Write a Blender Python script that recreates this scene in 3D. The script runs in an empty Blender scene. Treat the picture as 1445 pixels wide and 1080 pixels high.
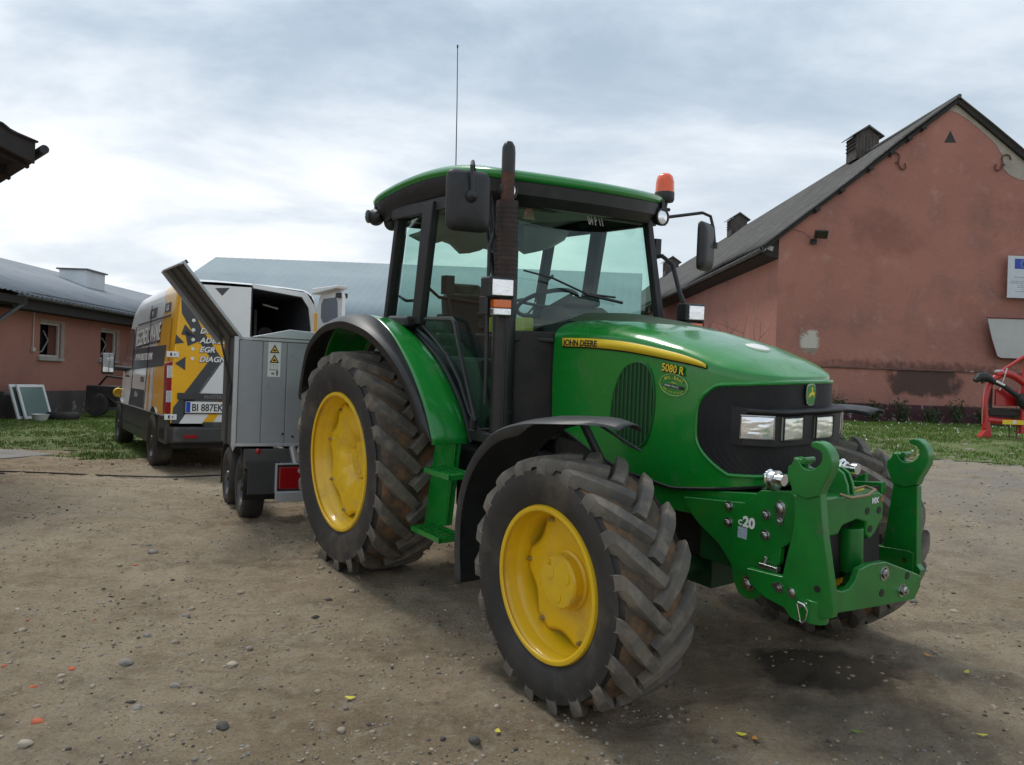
import bpy, bmesh, math, random
from mathutils import Vector, Matrix, noise
from math import sin, cos, pi, radians, sqrt, atan2, exp
random.seed(7)
SC = bpy.context.scene
COL = SC.collection

# ------------------------------------------------------------------ camera
cd = bpy.data.cameras.new('camera'); cam = bpy.data.objects.new('camera', cd); COL.objects.link(cam)
cd.sensor_width = 36; cd.lens = 1116.07 / 1445 * 36; cd.clip_start = .05; cd.clip_end = 2000
pitch = math.atan(3 / 1116.07)
cam.matrix_world = Matrix.Translation((0, 0, 1.55)) @ Matrix.Rotation(pi / 2 + pitch, 4, 'X') @ Matrix.Rotation(.035, 4, 'Z')
SC.camera = cam
SC.render.resolution_x = 1024; SC.render.resolution_y = 765

# ------------------------------------------------------------------ sky, sun, exposure
SUN_EL, SUN_AZ = 60, 318        # degrees, azimuth clockwise from +Y
w = bpy.data.worlds.new('World'); SC.world = w; w.use_nodes = True
nt = w.node_tree; N = nt.nodes; L = nt.links; N.clear()
out = N.new('ShaderNodeOutputWorld'); bg = N.new('ShaderNodeBackground'); bg.inputs['Strength'].default_value = .1
sky = N.new('ShaderNodeTexSky'); sky.sky_type = 'NISHITA'; sky.sun_disc = False
sky.sun_elevation = radians(SUN_EL); sky.sun_rotation = radians(SUN_AZ); sky.dust_density = 2.5
tc = N.new('ShaderNodeTexCoord'); sep = N.new('ShaderNodeSeparateXYZ'); L.new(tc.outputs['Generated'], sep.inputs[0])
def mth(op, a, b=None, c=None):
    n = N.new('ShaderNodeMath'); n.operation = op
    for i, v in enumerate((a, b, c)):
        if v is None: continue
        if isinstance(v, (int, float)): n.inputs[i].default_value = v
        else: L.new(v, n.inputs[i])
    return n.outputs[0]
zz = mth('ADD', mth('MAXIMUM', sep.outputs['Z'], 0.0), .22)
cx = mth('DIVIDE', sep.outputs['X'], zz); cy = mth('DIVIDE', sep.outputs['Y'], zz)
cmb = N.new('ShaderNodeCombineXYZ'); L.new(cx, cmb.inputs[0]); L.new(cy, cmb.inputs[1])
def cnoise(scale, detail, rough, off, dist=0.):
    mp = N.new('ShaderNodeMapping'); mp.inputs['Location'].default_value = (off, off * .7, off * .3); mp.inputs['Scale'].default_value = (1, 1.5, 1)
    L.new(cmb.outputs[0], mp.inputs[0])
    n = N.new('ShaderNodeTexNoise'); n.inputs['Scale'].default_value = scale; n.inputs['Detail'].default_value = detail
    n.inputs['Roughness'].default_value = rough; n.inputs['Distortion'].default_value = dist
    L.new(mp.outputs[0], n.inputs['Vector']); return n.outputs['Fac']
def cramp(f, p0, p1):
    r = N.new('ShaderNodeMapRange'); r.interpolation_type = 'SMOOTHSTEP'
    r.inputs['From Min'].default_value = p0; r.inputs['From Max'].default_value = p1; L.new(f, r.inputs['Value']); return r.outputs[0]
def cmix(f, a, b):
    n = N.new('ShaderNodeMix'); n.data_type = 'RGBA'
    if isinstance(f, float): n.inputs[0].default_value = f
    else: L.new(f, n.inputs[0])
    for i, v in ((6, a), (7, b)):
        if isinstance(v, tuple): n.inputs[i].default_value = (*v, 1)
        else: L.new(v, n.inputs[i])
    return n.outputs[2]
n1 = cramp(cnoise(1.15, 9, .55, 3.2, .25), .38, .66)
n2 = cramp(cnoise(3.1, 8, .6, 8.1, .3), .3, .75)
den = mth('ADD', mth('MULTIPLY', n1, .7), mth('MULTIPLY', n2, .3))
low = cramp(sep.outputs['Z'], .46, .08)            # the cloud deck is thinner and brighter towards the horizon
cloud = cmix(den, (3.1, 4.0, 4.95), (7.0, 7.6, 8.15))
cloud = cmix(mth('MULTIPLY', low, mth('ADD', mth('MULTIPLY', n1, .55), .45)), cloud, (8.9, 8.95, 9.0))
cov = cramp(cnoise(1.7, 7, .5, 21.), .12, .38)
fin = cmix(mth('MULTIPLY', cov, .94), sky.outputs['Color'], cloud)
L.new(fin, bg.inputs['Color']); L.new(bg.outputs[0], out.inputs['Surface'])

sl = bpy.data.lights.new('sun', 'SUN'); sl.energy = 1.5; sl.angle = radians(16); sl.color = (1, .96, .9)
sun = bpy.data.objects.new('sun', sl); COL.objects.link(sun)
sd = Vector((sin(radians(SUN_AZ)) * cos(radians(SUN_EL)), cos(radians(SUN_AZ)) * cos(radians(SUN_EL)), sin(radians(SUN_EL))))
sun.rotation_euler = sd.to_track_quat('Z', 'Y').to_euler(); sun.location = sd * 30
SC.view_settings.view_transform = 'Standard'; SC.view_settings.look = 'None'; SC.view_settings.gamma = 1
SC.view_settings.exposure = 0.42

# ------------------------------------------------------------------ helpers: materials
def pbr(name, col, rough=.5, metal=0., coat=0., nz=None, bump=None, dirt=None, spec=.5, dirt2=None):
    """nz=(scale, colour2, detail) mottles the colour; bump=(scale, strength, distance); dirt=(colour, scale, lo, hi)"""
    m = bpy.data.materials.new(name); m.use_nodes = True; t = m.node_tree; n = t.nodes; l = t.links
    b = n['Principled BSDF']; b.inputs['Roughness'].default_value = rough; b.inputs['Metallic'].default_value = metal
    b.inputs['Coat Weight'].default_value = coat; b.inputs['Coat Roughness'].default_value = .12
    b.inputs['Specular IOR Level'].default_value = spec
    cur = None; tcn = n.new('ShaderNodeTexCoord')
    def noi(s, d=6, r=.6):
        q = n.new('ShaderNodeTexNoise'); q.inputs['Scale'].default_value = s; q.inputs['Detail'].default_value = d; q.inputs['Roughness'].default_value = r
        l.new(tcn.outputs['Object'], q.inputs['Vector']); return q.outputs['Fac']
    def mr(f, a, c):
        q = n.new('ShaderNodeMapRange'); q.inputs['From Min'].default_value = a; q.inputs['From Max'].default_value = c; l.new(f, q.inputs['Value']); return q.outputs[0]
    def mx(f, a, c):
        q = n.new('ShaderNodeMix'); q.data_type = 'RGBA'; l.new(f, q.inputs[0])
        if isinstance(a, tuple): q.inputs[6].default_value = (*a, 1)
        else: l.new(a, q.inputs[6])
        q.inputs[7].default_value = (*c, 1); return q.outputs[2]
    cur = col
    if nz: cur = mx(mr(noi(nz[0], nz[2] if len(nz) > 2 else 6), .32, .68), cur, nz[1])
    for dd in (dirt, dirt2):
        if dd:
            f = mr(noi(dd[1], 8, .65), dd[2], dd[3]); cur = mx(f, cur, dd[0])
    if isinstance(cur, tuple): b.inputs['Base Color'].default_value = (*cur, 1)
    else: l.new(cur, b.inputs['Base Color'])
    if dirt and coat:
        q = n.new('ShaderNodeMapRange'); q.inputs['To Min'].default_value = rough; q.inputs['To Max'].default_value = .8; l.new(f, q.inputs['Value']); l.new(q.outputs[0], b.inputs['Roughness'])
    if bump:
        bp = n.new('ShaderNodeBump'); bp.inputs['Strength'].default_value = bump[1]; bp.inputs['Distance'].default_value = bump[2] if len(bump) > 2 else .01
        l.new(noi(bump[0], 8, .65), bp.inputs['Height']); l.new(bp.outputs[0], b.inputs['Normal'])
    return m
def glass(name, tint, rough=.02, refl=1.):
    m = bpy.data.materials.new(name); m.use_nodes = True; t = m.node_tree; n = t.nodes; l = t.links; n.clear()
    o = n.new('ShaderNodeOutputMaterial'); mx = n.new('ShaderNodeMixShader'); tr = n.new('ShaderNodeBsdfTransparent'); g = n.new('ShaderNodeBsdfGlossy')
    tr.inputs[0].default_value = (*tint, 1); g.inputs['Roughness'].default_value = rough; g.inputs[0].default_value = (.9, 1, .97, 1)
    f = n.new('ShaderNodeLayerWeight'); f.inputs['Blend'].default_value = .5; pw = n.new('ShaderNodeMath'); pw.operation = 'POWER'; pw.inputs[1].default_value = 4.; l.new(f.outputs['Facing'], pw.inputs[0])
    mu = n.new('ShaderNodeMath'); mu.operation = 'MULTIPLY_ADD'; mu.inputs[1].default_value = .85 * refl; mu.inputs[2].default_value = .05 * refl
    l.new(pw.outputs[0], mu.inputs[0]); l.new(mu.outputs[0], mx.inputs[0]); l.new(tr.outputs[0], mx.inputs[1]); l.new(g.outputs[0], mx.inputs[2]); l.new(mx.outputs[0], o.inputs[0])
    return m

# ------------------------------------------------------------------ helpers: meshes
class MB:
    def __init__(s): s.v = []; s.f = []; s.m = []
    def add(s, vs, fs, mi=0):
        o = len(s.v); s.v += [tuple(q) for q in vs]; s.f += [tuple(i + o for i in f) for f in fs]; s.m += [mi] * len(fs); return s
    def box(s, c, d, rot=None, mi=0):
        h = [Vector((a * d[0] / 2, b * d[1] / 2, e * d[2] / 2)) for a in (-1, 1) for b in (-1, 1) for e in (-1, 1)]
        if rot: h = [rot @ q for q in h]
        return s.add([q + Vector(c) for q in h], [(0, 1, 3, 2), (4, 6, 7, 5), (0, 4, 5, 1), (2, 3, 7, 6), (0, 2, 6, 4), (1, 5, 7, 3)], mi)
    def b2(s, a, b, mi=0):
        return s.box([(a[i] + b[i]) / 2 for i in range(3)], [abs(a[i] - b[i]) for i in range(3)], None, mi)
    def prism(s, poly, ax, a, b, mi=0):
        k = 'xyz'.index(ax)
        def P(p, v):
            q = list(p); q.insert(k, v); return q
        n = len(poly); vs = [P(p, a) for p in poly] + [P(p, b) for p in poly]
        return s.add(vs, [tuple(range(n)), tuple(range(2 * n - 1, n - 1, -1))] + [(i, (i + 1) % n, n + (i + 1) % n, n + i) for i in range(n)], mi)
    def tube(s, pts, r, n=8, mi=0, closed=False, caps=True):
        pts = [Vector(p) for p in pts]; m = len(pts); rr = r if isinstance(r, (list, tuple)) else [r] * m
        rings = []; up = None
        for i, p in enumerate(pts):
            if closed: d = (pts[(i + 1) % m] - pts[i - 1])
            else: d = pts[min(i + 1, m - 1)] - pts[max(i - 1, 0)]
            d.normalize()
            if up is None: up = d.orthogonal().normalized()
            else: up = (up - d * up.dot(d)); up = up.normalized() if up.length > 1e-6 else d.orthogonal().normalized()
            sd_ = d.cross(up)
            rings.append([p + (up * cos(2 * pi * k / n) + sd_ * sin(2 * pi * k / n)) * rr[i] for k in range(n)])
        fs = []; M = m if closed else m - 1
        for i in range(M):
            for k in range(n):
                a = i * n; b = ((i + 1) % m) * n; fs.append((a + k, a + (k + 1) % n, b + (k + 1) % n, b + k))
        if caps and not closed: fs += [tuple(range(n - 1, -1, -1)), tuple(range((m - 1) * n, m * n))]
        return s.add([q for g in rings for q in g], fs, mi)
    def lathe(s, prof, c=(0, 0, 0), ax='y', n=32, mi=0, cap0=False, cap1=False):
        """prof: (radius, offset along axis)"""
        vs = []
        for r, o in prof:
            for k in range(n):
                a = 2 * pi * k / n; u, v = r * cos(a), r * sin(a)
                q = {'x': (o, u, v), 'y': (u, o, v), 'z': (u, v, o)}[ax]; vs.append((q[0] + c[0], q[1] + c[1], q[2] + c[2]))
        fs = [(i * n + k, i * n + (k + 1) % n, (i + 1) * n + (k + 1) % n, (i + 1) * n + k) for i in range(len(prof) - 1) for k in range(n)]
        if cap0: fs.append(tuple(range(n)))
        if cap1: fs.append(tuple(range((len(prof) - 1) * n, len(prof) * n)))
        return s.add(vs, fs, mi)
    def grid(s, rows, mi=0, closed_u=False, closed_v=False):
        m = len(rows); n = len(rows[0]); fs = []
        for i in range(m if closed_v else m - 1):
            for k in range(n if closed_u else n - 1):
                a = i * n; b = ((i + 1) % m) * n; fs.append((a + k, a + (k + 1) % n, b + (k + 1) % n, b + k))
        return s.add([q for g in rows for q in g], fs, mi)
    def build(s, name, mats, parent=None, bevel=0, seg=2, sharp=35, thick=0, recalc=True, M=None):
        me = bpy.data.meshes.new(name); me.from_pydata(s.v, [], s.f)
        if M is not None: me.transform(M)
        mats = mats if isinstance(mats, (list, tuple)) else [mats]
        for q in mats: me.materials.append(q)
        me.polygons.foreach_set('material_index', s.m)
        if recalc:
            bm = bmesh.new(); bm.from_mesh(me); bmesh.ops.recalc_face_normals(bm, faces=bm.faces); bm.to_mesh(me); bm.free()
        me.update()
        me.polygons.foreach_set('use_smooth', [True] * len(me.polygons))
        me.set_sharp_from_angle(angle=radians(sharp))
        o = bpy.data.objects.new(name, me); COL.objects.link(o)
        if parent: o.parent = parent
        if thick:
            md = o.modifiers.new('s', 'SOLIDIFY'); md.thickness = thick; md.offset = 0
        if bevel:
            md = o.modifiers.new('b', 'BEVEL'); md.width = bevel; md.segments = seg; md.limit_method = 'ANGLE'; md.angle_limit = radians(32); md.harden_normals = True
        return o
def tag(o, label, cat, group=None, kind=None):
    if label: o['label'] = label
    if cat: o['category'] = cat
    if group: o['group'] = group
    if kind: o['kind'] = kind
    return o
def lab(o, t): o['label'] = t; return o
def empty(name, loc, rz=0):
    o = bpy.data.objects.new(name, None); COL.objects.link(o); o.location = loc; o.rotation_euler = (0, 0, rz); o.empty_display_size = .3; return o
def struct(o): o['kind'] = 'structure'; return o
def MX(ox, X, Y, Z): return Matrix.Translation(ox) @ Matrix((X, Y, Z)).transposed().to_4x4()
RSIDE = ((1, 0, 0), (0, 0, 1), (0, -1, 0))       # lettering on a face whose outside is -y
def text(s, size, M, name, mat, parent, ext=.0008, shear=0, off=0, align='LEFT', xs=1., sp=1.):
    c = bpy.data.curves.new('t', 'FONT'); c.body = s; c.size = size; c.extrude = ext; c.shear = shear; c.offset = off; c.align_x = align; c.resolution_u = 3; c.space_character = sp
    o = bpy.data.objects.new('t', c); COL.objects.link(o); dg = bpy.context.evaluated_depsgraph_get()
    me = bpy.data.meshes.new_from_object(o.evaluated_get(dg)); bpy.data.objects.remove(o); bpy.data.curves.remove(c)
    me.transform(M @ Matrix.Diagonal((xs, 1, 1, 1))); me.materials.clear(); me.materials.append(mat); me.name = name
    r = bpy.data.objects.new(name, me); COL.objects.link(r)
    if parent: r.parent = parent
    return r
def resample(pts, n):
    pts = [Vector(p) for p in pts]; d = [0]
    # Catmull-Rom through the points, then even spacing
    fine = []
    for i in range(len(pts) - 1):
        p0 = pts[max(i - 1, 0)]; p1 = pts[i]; p2 = pts[i + 1]; p3 = pts[min(i + 2, len(pts) - 1)]
        for k in range(12):
            t = k / 12; fine.append(.5 * ((2 * p1) + (p2 - p0) * t + (2 * p0 - 5 * p1 + 4 * p2 - p3) * t * t + (3 * p1 - p0 - 3 * p2 + p3) * t ** 3))
    fine.append(pts[-1])
    for a, b in zip(fine, fine[1:]): d.append(d[-1] + (b - a).length)
    o = []; j = 0
    for k in range(n):
        t = d[-1] * k / (n - 1)
        while j < len(d) - 2 and d[j + 1] < t: j += 1
        u = (t - d[j]) / max(d[j + 1] - d[j], 1e-9); o.append(fine[j].lerp(fine[j + 1], min(u, 1)))
    return o
def lerp(a, b, t): return a + (b - a) * t
def sstep(a, b, x):
    t = min(max((x - a) / (b - a), 0), 1); return t * t * (3 - 2 * t)
def interp(xs, ys, x):
    if x <= xs[0]: return ys[0]
    for i in range(len(xs) - 1):
        if x <= xs[i + 1]: return lerp(ys[i], ys[i + 1], (x - xs[i]) / (xs[i + 1] - xs[i]))
    return ys[-1]
def bolt(mb, p, ax, r=.014, h=.012, mi=0):
    """washer and hex head standing on a face; ax is the outward axis (signed)"""
    s = -1 if ax[0] == '-' else 1; a = ax[-1]
    k = 'xyz'.index(a); q = list(p)
    mb.lathe([(0.001, 0), (r * 1.5, 0), (r * 1.5, s * .003), (r * 1.1, s * .003)], q, a, 16, mi)
    mb.lathe([(r, s * .003), (r, s * h * .9), (r * .85, s * h), (0.001, s * h)], q, a, 6, mi)
    mb.lathe([(r * .5, s * h), (r * .5, s * h * 1.5), (0.001, s * h * 1.5)], q, a, 10, mi)

# ------------------------------------------------------------------ ground
def softmin(a, b, k):
    h = min(max(.5 + .5 * (b - a) / k, 0), 1); return lerp(b, a, h) - k * h * (1 - h)
def gz(X, Y):
    p = .32984 + (.00506 * (X + .2432) + .0692 * (Y - 5.8899)) / .99759
    p = max(p, -.35 - .0 * X) if Y > -6 else -.35
    a = softmin(p, .385, .06) - .085 * sstep(7.2, 9.6, Y); b = softmin(p, .95, .20)
    t = sstep(-.8, 2.2, X - .1 * (Y - 6))
    return lerp(a, b, t)
G_TAN = (.215, .16, .108)
def ground_material():
    m = bpy.data.materials.new('packed_earth'); m.use_nodes = True; t = m.node_tree; n = t.nodes; l = t.links; b = n['Principled BSDF']
    tcn = n.new('ShaderNodeTexCoord')
    def noi(s, d=8, r=.6, dist=0, vec=None):
        q = n.new('ShaderNodeTexNoise'); q.inputs['Scale'].default_value = s; q.inputs['Detail'].default_value = d; q.inputs['Roughness'].default_value = r; q.inputs['Distortion'].default_value = dist
        l.new(vec or tcn.outputs['Object'], q.inputs['Vector']); return q.outputs['Fac']
    def mr(f, a, c, o0=0., o1=1.):
        q = n.new('ShaderNodeMapRange'); q.inputs['From Min'].default_value = a; q.inputs['From Max'].default_value = c; q.inputs['To Min'].default_value = o0; q.inputs['To Max'].default_value = o1
        l.new(f, q.inputs['Value']); return q.outputs[0]
    def M2(op, a, c):
        q = n.new('ShaderNodeMath'); q.operation = op
        for i, v in enumerate((a, c)):
            if isinstance(v, (int, float)): q.inputs[i].default_value = v
            else: l.new(v, q.inputs[i])
        return q.outputs[0]
    def mx(f, a, c):
        q = n.new('ShaderNodeMix'); q.data_type = 'RGBA'
        if isinstance(f, float): q.inputs[0].default_value = f
        else: l.new(f, q.inputs[0])
        for i, v in ((6, a), (7, c)):
            if isinstance(v, tuple): q.inputs[i].default_value = (*v, 1)
            else: l.new(v, q.inputs[i])
        return q.outputs[2]
    c = mx(mr(noi(.7, 9, .62), .35, .65), (.37, .28, .175), (.54, .435, .30))
    c = mx(M2('MULTIPLY', mr(noi(3.1, 9, .7), .48, .70), .75), c, (.19, .14, .088))
    mp2 = n.new('ShaderNodeMapping'); mp2.inputs['Rotation'].default_value = (0, 0, .45); mp2.inputs['Scale'].default_value = (.5, 4.5, 1); l.new(tcn.outputs['Object'], mp2.inputs[0])
    c = mx(M2('MULTIPLY', mr(noi(1.1, 8, .68, .4, mp2.outputs[0]), .52, .68), .55), c, (.17, .125, .08))
    c = mx(M2('MULTIPLY', mr(noi(.35, 6, .6), .5, .66), .45), c, (.46, .40, .30))
    c = mx(mr(noi(11, 8, .75), .50, .72), c, (.52, .45, .34))
    c = mx(mr(noi(24, 8, .8), .56, .70), c, (.14, .105, .07))
    sx = n.new('ShaderNodeSeparateXYZ'); l.new(tcn.outputs['Object'], sx.inputs[0])
    right = M2('MULTIPLY', mr(sx.outputs['X'], 2.0, 6.5), mr(noi(1.3, 8, .7), .3, .6))   # grey gravel to the right
    c = mx(right, c, (.31, .295, .27))
    c = mx(M2('MULTIPLY', mr(noi(62, 5, .8), .50, .66), .55), c, (.17, .12, .075))
    c = mx(M2('MULTIPLY', mr(noi(75, 5, .8, 0), .44, .34), .5), c, (.58, .49, .36))
    # fine grit: two scales of small stones
    for sc_, th, col in ((95, .16, (.40, .36, .31)), (42, .12, (.34, .30, .26)), (60, .10, (.07, .055, .045))):
        v = n.new('ShaderNodeTexVoronoi'); v.inputs['Scale'].default_value = sc_; v.inputs['Randomness'].default_value = 1; l.new(tcn.outputs['Object'], v.inputs['Vector'])
        mk = M2('MULTIPLY', mr(v.outputs['Distance'], th + .14, th), mr(noi(sc_ * .16, 4), .45, .6)); c = mx(M2('MULTIPLY', mk, .75), c, col)
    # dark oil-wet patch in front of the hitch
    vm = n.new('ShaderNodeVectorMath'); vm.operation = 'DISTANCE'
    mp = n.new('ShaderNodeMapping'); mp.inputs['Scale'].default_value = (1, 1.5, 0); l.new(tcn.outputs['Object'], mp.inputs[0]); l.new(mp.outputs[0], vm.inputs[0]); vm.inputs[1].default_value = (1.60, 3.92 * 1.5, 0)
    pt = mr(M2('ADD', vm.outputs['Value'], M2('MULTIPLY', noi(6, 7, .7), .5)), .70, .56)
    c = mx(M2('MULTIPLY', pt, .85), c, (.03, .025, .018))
    darkened = mr(M2('ADD', M2('MULTIPLY', noi(.9, 6, .6), 1.2), M2('MULTIPLY', vm.outputs['Value'], -.16)), .35, .62)  # ground colour gets gradually darker towards the patch centre, broken up by noise
    c = mx(M2('MULTIPLY', darkened, .28), c, (.16, .12, .08))
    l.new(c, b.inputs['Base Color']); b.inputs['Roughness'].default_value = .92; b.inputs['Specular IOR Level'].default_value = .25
    b1 = n.new('ShaderNodeBump'); b1.inputs['Strength'].default_value = 1.; b1.inputs['Distance'].default_value = .045; l.new(noi(34, 10, .78), b1.inputs['Height'])
    b2_ = n.new('ShaderNodeBump'); b2_.inputs['Strength'].default_value = .8; b2_.inputs['Distance'].default_value = .05; l.new(noi(5, 8, .65, .3), b2_.inputs['Height']); l.new(b2_.outputs[0], b1.inputs['Normal'])
    l.new(b1.outputs[0], b.inputs['Normal'])
    return m
def spaced(lo, hi, c, fine, grow):
    a = [c]; x = c; d = fine
    while x < hi: x += d; a.append(x); d *= 1 + grow * (1 if abs(x - c) > 5 else .0)
    x = c; d = fine
    while x > lo: x -= d; a.insert(0, x); d *= 1 + grow * (1 if abs(x - c) > 5 else .0)
    return a
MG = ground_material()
xs = spaced(-500, 500, .3, .032, .09); ys = spaced(-300, 700, 4.8, .032, .09)
def rough_z(x, y):
    d = abs(x) + abs(y - 4)
    if d > 22: return 0
    k = 1 - sstep(12, 22, d)
    return k * (.022 * noise.fractal((x * 1.1, y * 1.1, 0), .9, 2., 4) + .019 * noise.fractal((x * 6, y * 6, 3), .7, 2.1, 5) + .007 * max(0, noise.noise((x * 13, y * 13, 7)) - .1))
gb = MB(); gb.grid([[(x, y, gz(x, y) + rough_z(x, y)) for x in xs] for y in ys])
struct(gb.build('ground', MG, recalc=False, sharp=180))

# ------------------------------------------------------------------ palette
GREEN = pbr('green_paint', (.003, .205, .019), .27, coat=.6, nz=(3, (.005, .21, .026)), dirt=((.05, .16, .05), 9, .55, .85), bump=(2.2, .05, .02))
GREEN2 = pbr('green_hitch_paint', (.003, .185, .018), .36, coat=.4, nz=(7, (.003, .13, .015)), dirt=((.05, .09, .04), 16, .58, .78), bump=(30, .12, .003))
GREEND = pbr('dark_green', (.004, .06, .012), .5, nz=(5, (.003, .04, .01)))
OLIVE = pbr('matte_olive_green', (.045, .085, .035), .75, nz=(8, (.03, .06, .025)))
BLACKP = pbr('black_plastic', (.011, .012, .013), .48, nz=(12, (.022, .023, .025)), bump=(180, .15, .002), dirt=((.10, .09, .075), 6, .66, .9))
BLACK = pbr('black_paint', (.012, .012, .013), .4, nz=(9, (.02, .02, .02)))
FENDG = pbr('grey_black_mudguard', (.022, .024, .027), .48, nz=(8, (.04, .042, .045)), bump=(120, .2, .002), dirt=((.13, .11, .085), 5, .6, .85))
DARK = pbr('dark_grease', (.010, .010, .010), .7, nz=(6, (.03, .026, .02)))
YEL = pbr('yellow_paint', (.82, .52, .006), .38, coat=.35, nz=(4, (.72, .45, .01)), dirt=((.45, .29, .08), 7, .52, .85), bump=(9, .1, .004))
YELD = pbr('yellow_decal', (.80, .58, .03), .4)
RUB = pbr('tyre_sidewall', (.018, .017, .017), .72, nz=(5, (.036, .033, .029)), dirt=((.12, .10, .075), 3.2, .52, .82), bump=(60, .3, .003))
LUG = pbr('tyre_lug', (.075, .070, .062), .85, nz=(4, (.15, .134, .112)), dirt=((.23, .195, .15), 11, .47, .74), bump=(45, .5, .004))
MUD = pbr('tyre_mud', (.10, .078, .056), .9, nz=(7, (.06, .05, .04)), dirt=((.25, .13, .055), 6, .46, .66), bump=(30, .8, .008))
STEEL = pbr('zinc_steel', (.55, .55, .54), .3, 1., nz=(20, (.35, .34, .32)))
CHROME = pbr('chrome', (.8, .8, .8), .08, 1.)
RUST = pbr('rusty_pipe', (.10, .045, .028), .75, nz=(14, (.045, .022, .016)), dirt=((.19, .08, .04), 25, .5, .75), bump=(50, .4, .003))
LENS = pbr('lamp_glass', (.90, .92, .95), .14, .75, coat=.6, bump=(16, .25, .01))
LENSG = pbr('lamp_glass_warm', (.82, .83, .72), .16, .55, coat=.6, bump=(16, .25, .01))
AMBER = pbr('amber_plastic', (.75, .14, .008), .25, coat=.7)
AMBERR = pbr('orange_dome', (.85, .09, .004), .22, coat=.8)
RED = pbr('red_lens', (.26, .004, .007), .2, coat=.8)
WHITE = pbr('white_mark', (.75, .75, .73), .5)
BLK = pbr('black_mark', (.01, .01, .01), .5)
CABG = glass('cab_glass', (.72, .89, .82))
LINER = pbr('grey_cab_lining', (.42, .45, .44), .8, nz=(6, (.37, .40, .39)))
SEATM = pbr('seat_fabric', (.045, .05, .048), .9, nz=(10, (.03, .034, .032)))
MIRR = pbr('mirror_glass', (.7, .75, .78), .03, 1.)

# ================================================================== TRACTOR (x forward, y to its left, z up)
TM = Matrix(((0.5745231, 0.8184727, -0.0050588), (-0.8167222, 0.5728667, -0.0691998), (-0.0537401, 0.0438885, 0.99759)))
TR = empty('tractor', (-0.243171, 5.889864, 0.329842)); TR.rotation_euler = TM.to_euler()
tag(TR, 'green farm tractor with yellow wheels parked in the middle of the yard', 'tractor')
def part(mb, name, mat, parent=None, **k): return mb.build(name, mat, parent or TR, **k)

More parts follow.
